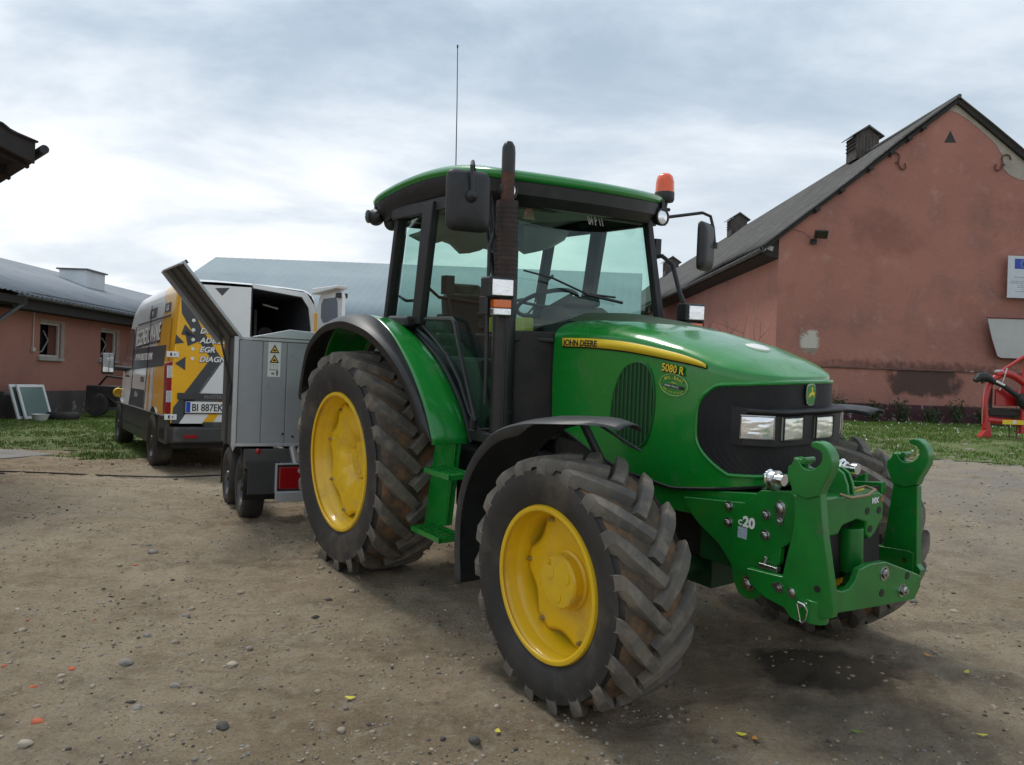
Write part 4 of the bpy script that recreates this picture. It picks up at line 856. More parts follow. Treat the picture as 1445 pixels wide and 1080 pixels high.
vside([(.15, .72), (-.72, .72), (-.72, 1.95), (-.28, 1.95), (-.05, 1.62), (.28, 1.30), (.22, 1.0)], 'flank_yellow_panel', VY, .003)
vside([(.42, .70), (.22, .70), (.30, 1.0), (.35, 1.29), (.55, 1.29), (.50, 1.0)], 'flank_white_stripe', VW, .0042)
vside([(.72, .70), (.55, .70), (.62, 1.0), (.68, 1.29), (.84, 1.29), (.80, 1.0)], 'flank_yellow_stripe', VY, .004)
vside([(2.62, 1.27), (-.42, 1.33), (-.50, 1.60), (2.55, 1.60)], 'flank_dark_band', VC, .005)
def VS(x, z, ang=0, e=.007): return Matrix.Translation((x, side_y(z) + e, z)) @ Matrix(((-1, 0, 0), (0, -.055, 1), (0, 1, .055))).transposed().to_4x4() @ Matrix.Rotation(ang, 4, 'Z')
text('DPF I FAP I ADBLUE I EGR I SERWIS', .13, VS(2.25, 1.42, .0), 'band_lettering', WHITE, vb, xs=.84, off=.004)
text('REGENEROWANIE', .34, VS(2.34, 1.63, .02, .006), 'flank_lettering_shadow', BLK, vb, xs=.80, off=.024, shear=.2)
text('REGENEROWANIE', .34, VS(2.32, 1.64, .02, .009), 'flank_lettering', WHITE, vb, xs=.80, off=.006, shear=.2)
vside([(.55, 2.01), (1.20, 2.01), (1.15, 2.15), (.50, 2.15)], 'flank_label', VC, .004); vside([(-.55, 2.03), (-.10, 2.03), (-.12, 2.15), (-.55, 2.15)], 'flank_label', VC, .004)
text('DPF', .10, VS(1.0, 2.04, 0), 'label_lettering', WHITE, vb); text('EGR', .10, VS(-.25, 2.05, 0), 'label_lettering', WHITE, vb)
text('505 123', .10, VS(1.5, 1.10), 'phone_lettering', VC, vb, off=.004)
vside([(2.60, .72), (1.0, .72), (1.05, .98), (2.45, .98)], 'flank_dark_panel', VC, .004); text('adblue', .13, VS(2.0, .86), 'panel_lettering', pbr('pale_grey_ink', (.5, .5, .5), .5), vb)
q = MB(); q.tube([(-.60, side_y(1.98) + .002, 1.98), (2.3, side_y(1.98) + .002, 1.98)], .012, 6); q.tube([(-.85, .985, .70), (4.1, .985, .70)], .012, 6); q.tube([(2.42, side_y(.7) + .002, .7), (2.42, side_y(1.3), 1.3), (2.5, side_y(1.9), 1.95)], .008, 6); q.tube([(.95, side_y(.7), .7), (.95, side_y(1.9), 2.2)], .005, 6); vpart(q, 'flank_rail', VG, vb)
# front door window, mirror
q = vside([(2.52, 1.30), (2.60, 1.92), (3.05, 1.95), (3.75, 1.32), (3.4, 1.22)], 'side_window', VGL, .012)
q = MB(); q.box((3.52, 1.20, 1.36), (.10, .20, .36)); mi = vpart(q, 'wing_mirror', VG, bevel=.04, seg=3)
q = MB(); q.box((3.462, 1.20, 1.37), (.006, .16, .30)); vpart(q, 'mirror_face', MIRR, mi, bevel=.002); q = MB(); q.tube([(3.52, 1.12, 1.30), (3.52, .92, 1.28)], .04, 10); vpart(q, 'mirror_stalk', VG, mi)
q = MB(); q.box((2.66, .99, 1.17), (.18, .03, .04)); vpart(q, 'door_handle', VG, vb, bevel=.008)
q = MB(); q.lathe([(.001, .06), (.07, .05), (.085, 0), (.07, -.05)], (4.25, .95, .86), 'x', 18); vpart(q, 'fog_marker', pbr('yellow_marker', (.75, .50, .02), .4), vb)
# wheels and arches
def road_wheel(c, R, hw, parent, out, nm='wheel', rimr=.62, axis='y'):
    q = MB(); x, y, z = c
    prof = [(R * rimr, hw - .02), (R * .70, hw - .005), (R * .84, hw), (R * .95, hw - .015), (R * .99, hw - .04), (R, hw - .06), (R, 0), (R, -hw + .05), (R * .95, -hw), (R * rimr, -hw + .02)]
    q.lathe([(r, out * o) for r, o in prof], c, axis, 48)
    for k in range(-2, 3):
        pass
    w_ = q.build('wheel', RUB, parent)
    q = MB(); q.lathe([(R * rimr + .004, out * (hw - .02)), (R * rimr, out * (hw - .012)), (R * rimr * .92, out * (hw - .03)), (R * rimr * .86, out * (hw - .075)), (R * .50, out * (hw - .06)), (R * .30, out * (hw - .035)), (R * .18, out * (hw - .03)), (R * .16, out * (hw - .01)), (.001, out * (hw - .008))], c, axis, 40)
    r_ = q.build('wheel_rim', pbr('dull_rim', (.09, .09, .09), .4, .6, nz=(8, (.05, .05, .05))), w_)
    q = MB()
    for k in range(10):
        a = 2 * pi * k / 10; u, v = R * .45 * cos(a), R * .45 * sin(a); q.lathe([(R * .055, out * (hw - .052)), (.001, out * (hw - .050))], (c[0] + u, c[1], c[2] + v) if axis == 'y' else (c[0], c[1] + u, c[2] + v), axis, 10)
    q.build('rim_holes', BLK, r_)
    return w_
for x in (0, 3.68):
    for s in (1, -1): road_wheel((x, s * .895, .345), .355, .115, VR, s)
for x in (0, 3.68):
    q = MB(); arc = [(x + .43 * cos(a), .36 + .43 * sin(a)) for a in [pi * k / 24 for k in range(25)]] + [(x - .40, .30), (x + .40, .30)]
    q.prism(arc, 'y', .60, .990); vpart(q, 'wheel_arch', BLK, vb)
q = MB(); q.b2((.45, .93, .28), (3.2, .985, .46)); q.b2((-.95, .93, .36), (-.45, .985, .72)); vpart(q, 'sill_cladding', VG, vb, bevel=.02)
q = MB(); q.b2((-.85, -.85, .30), (4.2, .85, .45)); vpart(q, 'underbody', DARK, vb)
# rear bumper
q = MB(); q.prism([(-.90, -.95), (-1.04, -.90), (-1.07, -.6), (-1.07, .6), (-1.04, .90), (-.90, .985), (-.5, .985), (-.5, .9), (-.8, .8), (-.8, -.8)], 'z', .38, .58); bmp = vpart(q, 'rear_bumper', VG, bevel=.03, seg=3)
q = MB(); q.b2((-1.03, -.55, .575), (-.93, .55, .64)); vpart(q, 'bumper_step', VG, bmp, bevel=.01)
q = MB(); q.b2((-1.076, .62, .44), (-1.068, .78, .485)); vpart(q, 'reflector', RED, bmp, bevel=.003)
# back end: left door shut, right half open
def vrear(poly, name, mat, e, parent, th=.002):
    q = MB(); q.prism(poly, 'x', -.975 - e, -.975 - e + th); return vpart(q, name, mat, parent)
q = MB(); q.prism([(.93, .62), (.01, .62), (.01, 2.38), (.70, 2.36), (.80, 2.30), (.86, 2.15), (.93, 1.3)], 'x', -.975, -.93); ld = vpart(q, 'rear_door', VY, bevel=.012, seg=3); lab(ld, 'closed yellow rear door with lettering')
vrear([(.86, 2.15), (.70, 2.36), (.01, 2.38), (.01, 1.62), (.21, 1.61)][::-1], 'door_white_field', VW, .0015, ld)
vrear([(.66, 2.36), (.78, 2.28), (.84, 2.15), (.84, 2.01), (.66, 1.72), (.76, 1.50), (.60, 1.34), (.93, .78), (.93, .62), (.82, .64), (.42, 1.36), (.02, 1.36), (.02, 1.50), (.40, 1.47), (.78, 2.05)][::-1] if False else [(.86, 2.24), (.84, 1.98), (.68, 1.72), (.48, 1.44), (.90, .82), (.92, .62), (.83, .62), (.33, 1.42), (.60, 1.80), (.80, 2.26)][::-1], 'door_dark_chevron', VC, .003, ld)
vrear([(.83, .62), (.62, .62), (.02, 1.52), (.02, 1.68), (.33, 1.42), (.46, 1.28)][::-1], 'door_white_stripe', VW, .003, ld)
vrear([(.62, .62), (.50, .62), (.02, 1.34), (.02, 1.52)][::-1], 'door_white_stripe', VW, .003, ld)
vrear([(.56, .62), (.44, .62), (.02, 1.26), (.02, 1.44)][::-1], 'door_yellow_stripe', VY, .0036, ld)
vrear([(.44, .62), (.02, .62), (.02, 1.26)][::-1], 'door_white_corner', VW, .003, ld)
vrear([(.32, .62), (.22, .62), (.02, .90), (.02, 1.05)][::-1], 'door_yellow_stripe', VY, .0042, ld)
for tri in ([(.90, 1.36), (.78, 1.45), (.78, 1.28)], [(.91, 1.60), (.80, 1.62), (.90, 1.72)], [(.80, 1.85), (.66, 1.70), (.84, 1.72)], [(.80, 1.78), (.60, 1.66), (.76, 1.58)], [(.46, 2.33), (.28, 2.35), (.37, 2.24)], [(.72, 2.14), (.66, 2.16), (.72, 2.20)], [(.62, 2.02), (.54, 2.06), (.62, 2.10)]):
    vrear(tri[::-1], 'door_dark_triangle', VC, .0042, ld)
def VREAR(y, z, ang=0, e=.007): return Matrix.Translation((-.975 - e, y, z)) @ Matrix(((0, -1, 0), (0, 0, 1), (-1, 0, 0))).transposed().to_4x4() @ Matrix.Rotation(ang, 4, 'Z')
for wd, z in (('CHIP', 1.905), ('DPF', 1.785), ('ADBLUE', 1.665), ('EGR', 1.55), ('DIAGNOSTYKA', 1.43)):
    text(wd, .095, VREAR(.62, z - .038, .02), 'door_lettering_shadow', BLK, ld, off=.007, shear=.25, xs=1.05); text(wd, .095, VREAR(.622, z - .036, .02, .009), 'door_lettering', WHITE, ld, off=.003, shear=.25, xs=1.05)
    q = MB(); q.lathe([(.022, 0), (.022, -.004), (.001, -.004)], (-.980, .70, z), 'x', 14); vpart(q, 'bullet_dot', WHITE, ld)
q = MB(); q.b2((-.995, .02, .915), (-.975, .86, 1.0)); vpart(q, 'door_moulding', VG, ld, bevel=.008)
text('MASTER', .06, VREAR(.55, .935, 0, .022), 'moulding_lettering', pbr('dull_chrome', (.25, .25, .26), .4, .8), ld, off=.001)
q = MB(); q.b2((-.990, .20, .755), (-.978, .76, .895)); pl = vpart(q, 'number_plate', WHITE, ld, bevel=.003)
q = MB(); q.b2((-.991, .705, .760), (-.9905, .755, .890)); vpart(q, 'plate_blue_strip', pbr('plate_blue', (.01, .06, .45), .4), pl)
text('BI 887EK', .125, VREAR(.69, .778, 0, .0165), 'plate_lettering', BLK, pl, xs=.80, off=.002)
q = MB(); q.tube([(-.991, .18, .745), (-.991, .78, .745), (-.991, .78, .905), (-.991, .18, .905)], .006, 6, closed=True); vpart(q, 'plate_frame', BLK, pl)
for z in (1.47, .70):
    q = MB(); q.b2((-.99, .86, z - .035), (-.965, 1.0, z + .035)); h_ = vpart(q, 'door_hinge', VW, ld, bevel=.004)
    q = MB(); q.b2((-.9915, .94, z - .02), (-.9905, .96, z + .02)); q.b2((-.9915, .90, z - .008), (-.9905, .915, z + .008)); vpart(q, 'hinge_slot', BLK, h_)
q = MB(); q.prism([(.94, .74), (1.0, .74), (1.0, 1.36), (.97, 1.38), (.91, 1.38), (.91, .80)], 'x', -.965, -.84); tl = vpart(q, 'tail_lamp', RED, bevel=.012, seg=3)
for z0, z1 in ((.88, 1.02), (1.18, 1.33)): q = MB(); q.b2((-.972, .925, z0), (-.964, .985, z1)); vpart(q, 'lamp_clear_band', LENS, tl, bevel=.004)
# frame round the opening
OP = [(.0, .66), (-.78, .66), (-.82, .75), (-.81, 1.3), (-.79, 1.9), (-.75, 2.18), (-.66, 2.31), (.0, 2.37)]
q = MB(); OUTL = [(.0, .60), (-.88, .60), (-.93, .7), (-.91, 1.3), (-.87, 1.9), (-.83, 2.22), (-.72, 2.38), (.0, 2.43)]
rowsf = [[(-.965, y, z) for y, z in OUTL], [(-.965, y, z) for y, z in OP], [(-.93, y * .99, z) for y, z in OP]]
q.grid(rowsf); fr_ = vpart(q, 'door_aperture', VW, vb)
q = MB(); q.tube([(-.967, y * .985, z - .004) for y, z in OP], .012, 6); q.tube([(-.967, .0, .62), (-.967, .0, 2.40)], .012, 6); vpart(q, 'aperture_seal', BLK, fr_)
q = MB(); q.prism([(-.855, .72), (-.935, .72), (-.93, 1.3), (-.885, 2.12), (-.83, 2.12), (-.85, 1.3)], 'x', -.99, -.90); vpart(q, 'corner_post', VY, vb, bevel=.012)
q = MB()      # load bay walls
q.grid([[(-.93, y, z) for y, z in ((-.80, .62), (-.80, 2.35), (.80, 2.35), (.80, .62))], [(1.9, y, z) for y, z in ((-.80, .62), (-.80, 2.35), (.80, 2.35), (.80, .62))]], closed_u=True); q.add([(1.9, -.80, .62), (1.9, -.80, 2.35), (1.9, .80, 2.35), (1.9, .80, .62)], [(0, 1, 2, 3)]); vpart(q, 'load_bay', VIN, vb)
q = MB(); q.b2((.2, -.78, .65), (1.7, -.35, .68)); q.b2((.2, -.78, 1.15), (1.7, -.35, 1.18)); q.b2((.2, -.78, 1.65), (1.7, -.35, 1.68)); q.b2((.2, -.38, .65), (.24, -.34, 2.2)); vpart(q, 'shelving', pbr('shelf_grey', (.12, .12, .13), .6), vb)
q = MB(); q.lathe([(.12, -.15), (.12, .15)], (.5, -.55, 1.84), 'x', 18, cap0=True, cap1=True); vpart(q, 'stored_gear', pbr('gear_box', (.10, .10, .11), .7), vb); q = MB(); q.b2((.3, -.75, 1.19), (.6, -.45, 1.5)); vpart(q, 'stored_box', pbr('gear', (.14, .12, .10), .7), vb, bevel=.01)
q = MB(); q.box((-.2, -.45, 2.22), (.06, .22, .02), Matrix.Rotation(.2, 3, 'X')); vpart(q, 'roof_light_strip', WHITE, vb)
# opened right-hand door, swung out past square
DM = Matrix.Translation((-.985, -.885, 0)) @ Matrix.Rotation(radians(190), 4, 'Z') @ Matrix.Diagonal((.84, 1, 1, 1))
q = MB(); q.prism([(0.0, .62), (.78, .62), (.78, 2.30), (.72, 2.40), (.10, 2.42), (.0, 2.2)], 'y', -.025, .025); q.prism([(.0, 2.36), (.78, 2.40), (.80, 2.44), (.0, 2.44)], 'y', -.12, .04); od = vpart(q, 'rear_door', VW, bevel=.012, M=DM); lab(od, 'rear door swung open, inner side towards the trailer')
def rr(x0, x1, z0, z1, c=.07): return [(x0 + c, z0), (x1 - c, z0), (x1, z0 + c), (x1 - .02, z1 - c), (x1 - c, z1), (x0 + c, z1), (x0, z1 - c), (x0, z0 + c)]
for zz0, zz1 in ((1.98, 2.30), (1.60, 1.90), (1.0, 1.5)):
    for e in (-.028, .028):
        q = MB(); q.prism(rr(.14, .66, zz0, zz1), 'y', e - .002, e + .002); vpart(q, 'door_inner_panel', pbr('inner_grey', (.16, .19, .22), .6), od, M=DM)
q = MB(); q.box((.70, -.04, 2.32), (.10, .05, .06)); q.box((.70, .04, 2.32), (.10, .05, .06)); vpart(q, 'door_latch', BLK, od, M=DM)

# ================================================================== TRAILER with the grey cabinet
TA = radians(27)
TL = empty('trailer', (-2.216, 6.30, .36), TA)
tag(TL, 'grey metal cabinet on a small two-axle trailer behind the rear tractor wheel, flap raised', 'trailer')
tpart = lambda mb, name, mat, parent=None, **k: mb.build(name, mat, parent or TL, **k)
GAL = pbr('grey_sheet_metal', (.33, .35, .365), .42, .45, nz=(2.5, (.27, .29, .305)), dirt=((.12, .115, .105), 5, .6, .9), bump=(5, .15, .01))
GALL = pbr('pale_aluminium', (.52, .54, .56), .38, .6, nz=(4, (.42, .44, .46)))
GALD = pbr('dark_sheet', (.055, .055, .055), .55, .3, nz=(3, (.09, .088, .082)), dirt=((.16, .13, .09), 6, .6, .85))
q = MB(); q.b2((0.02, 0.01, .63), (1.45, .56, 1.49)); box = tpart(q, 'cabinet', GAL, bevel=.006)
q = MB()
for x0, x1 in ((.035, .215), (.222, .405), (.412, .60), (.607, .80), (.81, 1.1), (1.11, 1.44)): q.b2((x0, -.004, .645), (x1, .010, 1.470))
tpart(q, 'cabinet_panels', GAL, box, bevel=.003)
q = MB(); q.b2((-.004, -.014, .62), (.030, .03, 1.50)); q.b2((.63, -.014, .62), (.655, .0, 1.48)); q.b2((0, -.012, .62), (1.45, .0, .645)); q.b2((0, -.012, 1.475), (.64, .0, 1.50)); tpart(q, 'corner_trim', GALL, box, bevel=.003)
q = MB(); q.b2((-.012, .03, .63), (.0, .56, 1.49)); q.b2((-.03, .20, .62), (-.012, .24, 1.49)); tpart(q, 'side_frame', GALD, box, bevel=.003)
for x, z in ((.475, .70), (.56, .70), (.395, .72), (.60, 1.18)):
    q = MB(); q.lathe([(.010, 0), (.010, -.004), (.001, -.005)], (x, -.004, z), 'y', 10); tpart(q, 'panel_rivet', BLK, box)
q = MB(); q.prism([(.12, 1.50), (.42, 1.575), (1.45, 1.53), (1.45, 1.50)], 'y', -.03, .58); tpart(q, 'cabinet_lid', GALL, box, bevel=.006)
# raised flap
FMx = Matrix.Translation((.02, 0, 1.50)) @ Matrix.Rotation(radians(-180 + 48), 4, 'Y')
fm = MB(); FM2 = Matrix.Translation((.03, 0, 1.49)) @ Matrix.Rotation(radians(9), 4, 'Z') @ Matrix(((-.64, 0, .768, 0), (0, 1, 0, 0), (.768, 0, .64, 0), (0, 0, 0, 1)))
fm.b2((-.02, -.01, 0), (.71, .56, .012)); fl_ = tpart(fm, 'raised_flap', GALD, M=FM2)
fm = MB(); fm.b2((-.02, -.022, .0), (.71, -.01, .022)); fm.b2((-.02, .56, -.035), (.71, .572, .022)); fm.b2((.70, -.02, -.02), (.715, .57, .022)); tpart(fm, 'flap_edge', GALL, fl_, bevel=.003, M=FM2)
fm = MB(); fm.b2((.02, .16, -.02), (.69, .20, 0)); fm.b2((.02, .37, -.02), (.69, .41, 0)); fm.b2((.68, .02, .02), (.71, .06, .05)); tpart(fm, 'flap_rib', GALD, fl_, bevel=.002, M=FM2)
q = MB(); q.tube([(-.02, .03, 1.12), (-.14, .03, 1.62)], [.010, .006], 8); q.tube([(-.035, .02, .95), (-.02, .03, 1.12)], .014, 8); tpart(q, 'gas_strut', BLK, fl_)
# sticker strip
q = MB(); q.b2((.258, -.0075, 1.185), (.358, -.0045, 1.468)); stk = tpart(q, 'warning_label', pbr('label_white', (.62, .64, .60), .5))
stk.parent = box
for zc_ in (1.415, 1.335):
    q = MB(); q.prism([(.270, zc_ - .036), (.346, zc_ - .036), (.308, zc_ + .034)], 'y', -.0090, -.0075); t_ = tpart(q, 'triangle_border', BLK, stk)
    q = MB(); q.prism([(.284, zc_ - .028), (.332, zc_ - .028), (.308, zc_ + .016)], 'y', -.0100, -.0090); tpart(q, 'triangle_field', pbr('warning_yellow', (.75, .45, .05), .5), t_)
    q = MB(); q.b2((.296, -.0108, zc_ - .022), (.320, -.0100, zc_ - .012)); q.b2((.303, -.0108, zc_ - .012), (.313, -.0100, zc_ - .004)); tpart(q, 'triangle_symbol', BLK, t_)
GI = pbr('grey_ink', (.22, .23, .23), .5); q = MB()
for a, b, c_, d in ((.276, 1.282, .332, 1.285), (.276, 1.245, .279, 1.283), (.330, 1.245, .333, 1.283), (.303, 1.25, .306, 1.28), (.270, 1.238, .34, 1.246), (.285, 1.212, .31, 1.220)): q.b2((a, -.0085, b), (c_, -.0075, d))
tpart(q, 'booklet_symbol', GI, stk)
q = MB(); q.b2((.328, -.0085, 1.195), (.338, -.0075, 1.225)); q.prism([(.322, 1.222), (.344, 1.222), (.333, 1.238)], 'y', -.0085, -.0075); q.b2((.29, -.0085, 1.205), (.312, -.0075, 1.212)); tpart(q, 'arrow_symbol', BLK, stk)
# chassis
q = MB(); q.b2((.10, -.02, .44), (1.3, .04, .60)); q.b2((.30, .0, .40), (.36, 1.6, .50)); q.b2((1.1, .0, .40), (1.16, 1.6, .50)); q.b2((.3, .3, .28), (1.2, .36, .34)); q.b2((.3, 1.05, .28), (1.2, 1.11, .34)); tpart(q, 'trailer_chassis', GALD, bevel=.006)
q = MB(); q.tube([(.47, -.02, .62), (.53, -.03, .36)], .025, 8); q.tube([(.56, -.02, .62), (.60, -.03, .40)], .018, 8); tpart(q, 'trailer_stay', GALL, bevel=.0)
road_wheel((.20, .33, .265), .272, .085, TL, -1, axis='x'); road_wheel((.18, 1.02, .265), .272, .085, TL, -1, axis='x')
for yy in (.33, 1.05): road_wheel((1.28, yy, .265), .28, .085, TL, 1, axis='x')
PL = pbr('mudguard_plastic', (.018, .018, .018), .5, nz=(8, (.03, .03, .03)), dirt=((.09, .08, .065), 5, .6, .85))
def tguard(x0, x1):
    q = MB(); arcp = [(-.02, .18), (-.03, .40)] + [(.33 - .36 * cos(a), .27 + .34 * sin(a)) for a in [radians(d) for d in range(25, 100, 12)]] + [(.68, .50)] + [(1.02 + .34 * cos(a), .27 + .33 * sin(a)) for a in [radians(d) for d in range(100, 0, -12)]] + [(1.36, .15)]
    q.grid([[(x0, y, z) for y, z in arcp], [(x0 + .01, y, z + .012) for y, z in arcp], [(x1, y, z + .012) for y, z in arcp]]); return tpart(q, 'trailer_mudguard', PL, thick=.006)
tg = tguard(.095, .36); tguard(1.17, 1.40)
q = MB(); q.b2((.125, -.05, .235), (.375, -.025, .50)); q.b2((.11, -.04, .48), (.36, .1, .50)); tpart(q, 'mud_flap', PL, tg, bevel=.006)
q = MB(); q.lathe([(.022, 0), (.022, -.012), (.001, -.014)], (.20, -.03, .585), 'y', 16); tpart(q, 'side_marker', RED, tg)
q = MB(); q.b2((.335, -.09, .245), (.60, -.02, .262)); q.b2((.335, -.10, .18), (.60, -.085, .255)); q.b2((.335, -.09, .475), (.60, -.02, .487)); q.b2((.335, -.09, .25), (.350, -.02, .48)); lbx = tpart(q, 'lamp_frame', GALL, bevel=.003)
q = MB(); q.b2((.360, -.085, .275), (.575, -.03, .46)); tlm = tpart(q, 'trailer_tail_lamp', RED, lbx, bevel=.014, seg=3)
q = MB(); q.lathe([(.024, 0), (.024, -.004), (.001, -.006)], (.535, -.085, .428), 'y', 18); tpart(q, 'reflector', LENSG, tlm)
q = MB(); q.b2((.350, -.075, .262), (.59, -.05, .475)); tpart(q, 'lamp_housing', BLK, lbx)
q = MB(); q.b2((1.0, -.085, .275), (1.2, -.03, .46)); tpart(q, 'trailer_tail_lamp', RED, bevel=.014)
q = MB(); q.tube([(.72, 1.4, .42), (.72, 2.0, .44), (.72, 2.5, .40)], .035, 8); tpart(q, 'drawbar', GALD)
q = MB(); q.tube([(.60, -.10, .53), (.61, -.11, .49), (.60, -.11, .47)], .006, 6); tpart(q, 'trailer_hook', GALL)

# ================================================================== BUILDINGS
PLAS = pbr('pink_plaster', (.41, .182, .138), .9, nz=(.45, (.34, .152, .118), 9), dirt=((.22, .115, .098), 1.1, .50, .72), dirt2=((.46, .235, .19), 2.2, .54, .72), bump=(9, .9, .02))
PLASL = pbr('pink_plaster_house', (.38, .17, .13), .9, nz=(.7, (.32, .145, .112), 8), dirt=((.20, .11, .09), 1.6, .55, .85), bump=(18, .5, .006))
PLINTH = pbr('dark_red_plinth', (.085, .03, .035), .9, nz=(1.5, (.05, .022, .025)), dirt=((.36, .30, .28), 4.5, .57, .64), bump=(14, .7, .01))
ASB = pbr('weathered_sheet_roof', (.125, .12, .113), .9, nz=(1.2, (.075, .072, .068), 8), dirt=((.22, .21, .195), 3, .55, .8), dirt2=((.03, .032, .025), 7, .6, .8), bump=(20, .6, .01))
WOOD = pbr('grey_weathered_wood', (.11, .095, .085), .9, nz=(5, (.05, .045, .042)), bump=(30, .6, .006))
WOODD = pbr('dark_timber', (.02, .017, .016), .85, nz=(6, (.035, .03, .028)))
ZINC = pbr('dull_zinc', (.16, .165, .17), .55, .4, nz=(3, (.09, .09, .09)))
BRT = pbr('bluegrey_metal_roof', (.27, .33, .36), .8, .0, nz=(.5, (.22, .275, .305), 8), dirt=((.20, .25, .27), 2, .6, .85))
BRL = pbr('slate_blue_roof', (.17, .195, .225), .75, .0, nz=(.6, (.21, .24, .27), 8), dirt=((.10, .125, .15), 1.5, .52, .8))
STUC = pbr('bare_mortar', (.42, .38, .32), .95, nz=(2, (.30, .27, .23)), bump=(12, .9, .02))
CONC = pbr('concrete', (.26, .25, .235), .9, nz=(1.5, (.19, .18, .17)), dirt=((.09, .10, .06), 3, .55, .8), bump=(20, .5, .006))
def stain(name, col, c, hs, amt, seed, edge=.35):
    """irregular see-through stain on a wall, masked in object space (x, z)"""
    m = bpy.data.materials.new(name); m.use_nodes = True; t = m.node_tree; n = t.nodes; l = t.links; b = n['Principled BSDF']; b.inputs['Roughness'].default_value = .95
    b.inputs['Base Color'].default_value = (*col, 1); tcn = n.new('ShaderNodeTexCoord'); mp = n.new('ShaderNodeMapping'); mp.inputs['Location'].default_value = (-c[0] / hs[0], 0, -c[1] / hs[1]); mp.inputs['Scale'].default_value = (1 / hs[0], 0, 1 / hs[1])
    l.new(tcn.outputs['Object'], mp.inputs[0]); ln = n.new('ShaderNodeVectorMath'); ln.operation = 'LENGTH'; 
    ab = n.new('ShaderNodeVectorMath'); ab.operation = 'MULTIPLY'; l.new(mp.outputs[0], ab.inputs[0]); l.new(mp.outputs[0], ab.inputs[1]); l.new(ab.outputs[0], ln.inputs[0])
    nz_ = n.new('ShaderNodeTexNoise'); nz_.inputs['Scale'].default_value = seed; nz_.inputs['Detail'].default_value = 8; nz_.inputs['Roughness'].default_value = .65; l.new(tcn.outputs['Object'], nz_.inputs['Vector'])
    ad = n.new('ShaderNodeMath'); ad.operation = 'MULTIPLY_ADD'; ad.inputs[1].default_value = 2.2; l.new(nz_.outputs['Fac'], ad.inputs[0]); l.new(ln.outputs['Value'], ad.inputs[2])
    mr = n.new('ShaderNodeMapRange'); mr.inputs['From Min'].default_value = 1.75; mr.inputs['From Max'].default_value = 1.75 - edge; mr.inputs['To Max'].default_value = amt; l.new(ad.outputs[0], mr.inputs['Value'])
    l.new(mr.outputs[0], b.inputs['Alpha']); return m

# --- barn on the right
BA = radians(1.7); BZ = .93
BR = empty('barn', (6.30, 19.0, BZ), BA)
tag(BR, 'large pink plastered barn with steep grey sheet roof on the right', 'barn')
bpart = lambda mb, name, mat, parent=None, **k: mb.build(name, mat, parent or BR, **k)
BW, EH, RH, BL = 8.7, 4.42, 7.86, 36.
RX = 4.20
m = MB(); m.prism([(0, -1.5), (BW, -1.5), (BW, EH), (RX, RH - .10), (0, EH - .02)], 'y', 0, BL); wal = bpart(m, 'barn_wall', PLAS)
m = MB(); m.b2((-.035, -.035, -1.2), (BW + .03, 0.0, .47)); m.b2((-.035, -.035, -1.2), (0, BL, .47)); bpart(m, 'plinth', PLINTH, wal, bevel=.01)
m = MB(); m.b2((-.03, -.045, 1.30), (BW + .03, 0.0, 1.335)); bpart(m, 'ledge', pbr('ledge_plaster', (.20, .10, .08), .9, nz=(3, (.10, .06, .05)), dirt=((.45, .40, .34), 2.5, .60, .66)), wal, bevel=.006)
q = MB(); q.add([(2.0, -.004, .48), (5.2, -.004, .48), (5.2, -.004, 1.298), (2.0, -.004, 1.298)], [(0, 1, 2, 3)]); bpart(q, 'damp_stain', stain('damp_stain', (.10, .062, .052), (3.62, 1.05), (1.15, .52), .75, 2.6), wal, recalc=False)
q = MB(); q.add([(-.03, -.004, 1.336), (6.5, -.004, 1.336), (6.5, -.004, 1.75), (-.03, -.004, 1.75)], [(0, 1, 2, 3)]); bpart(q, 'dirt_line', stain('dirt_line', (.12, .07, .06), (3.3, 1.30), (3.4, .30), .55, 7, .8), wal, recalc=False)
q = MB(); q.add([(-.1, -.004, 1.34), (1.7, -.004, 1.34), (1.7, -.004, 2.7), (-.1, -.004, 2.7)], [(0, 1, 2, 3)]); bpart(q, 'whitewash_smear', stain('whitewash_smear', (.62, .58, .50), (.80, 1.90), (.30, .42), .85, 3.2, .35), wal, recalc=False)
for (a, b_), (c_, d_), sd_, amt in (((5.5, 2.4), (1.9, 1.1), 2.2, .35), ((2.6, 4.6), (1.6, 1.0), 1.7, .25), ((6.1, 5.0), (1.2, .9), 2.9, .3)):
    q = MB(); q.add([(a - c_, -.003, b_ - d_), (a + c_, -.003, b_ - d_), (a + c_, -.003, b_ + d_), (a - c_, -.003, b_ + d_)], [(0, 1, 2, 3)]); bpart(q, 'wall_patch', stain('wall_patch', (.42, .21, .17) if sd_ != 1.7 else (.27, .12, .095), (a, b_), (c_ * .8, d_ * .8), amt, sd_, .8), wal, recalc=False)
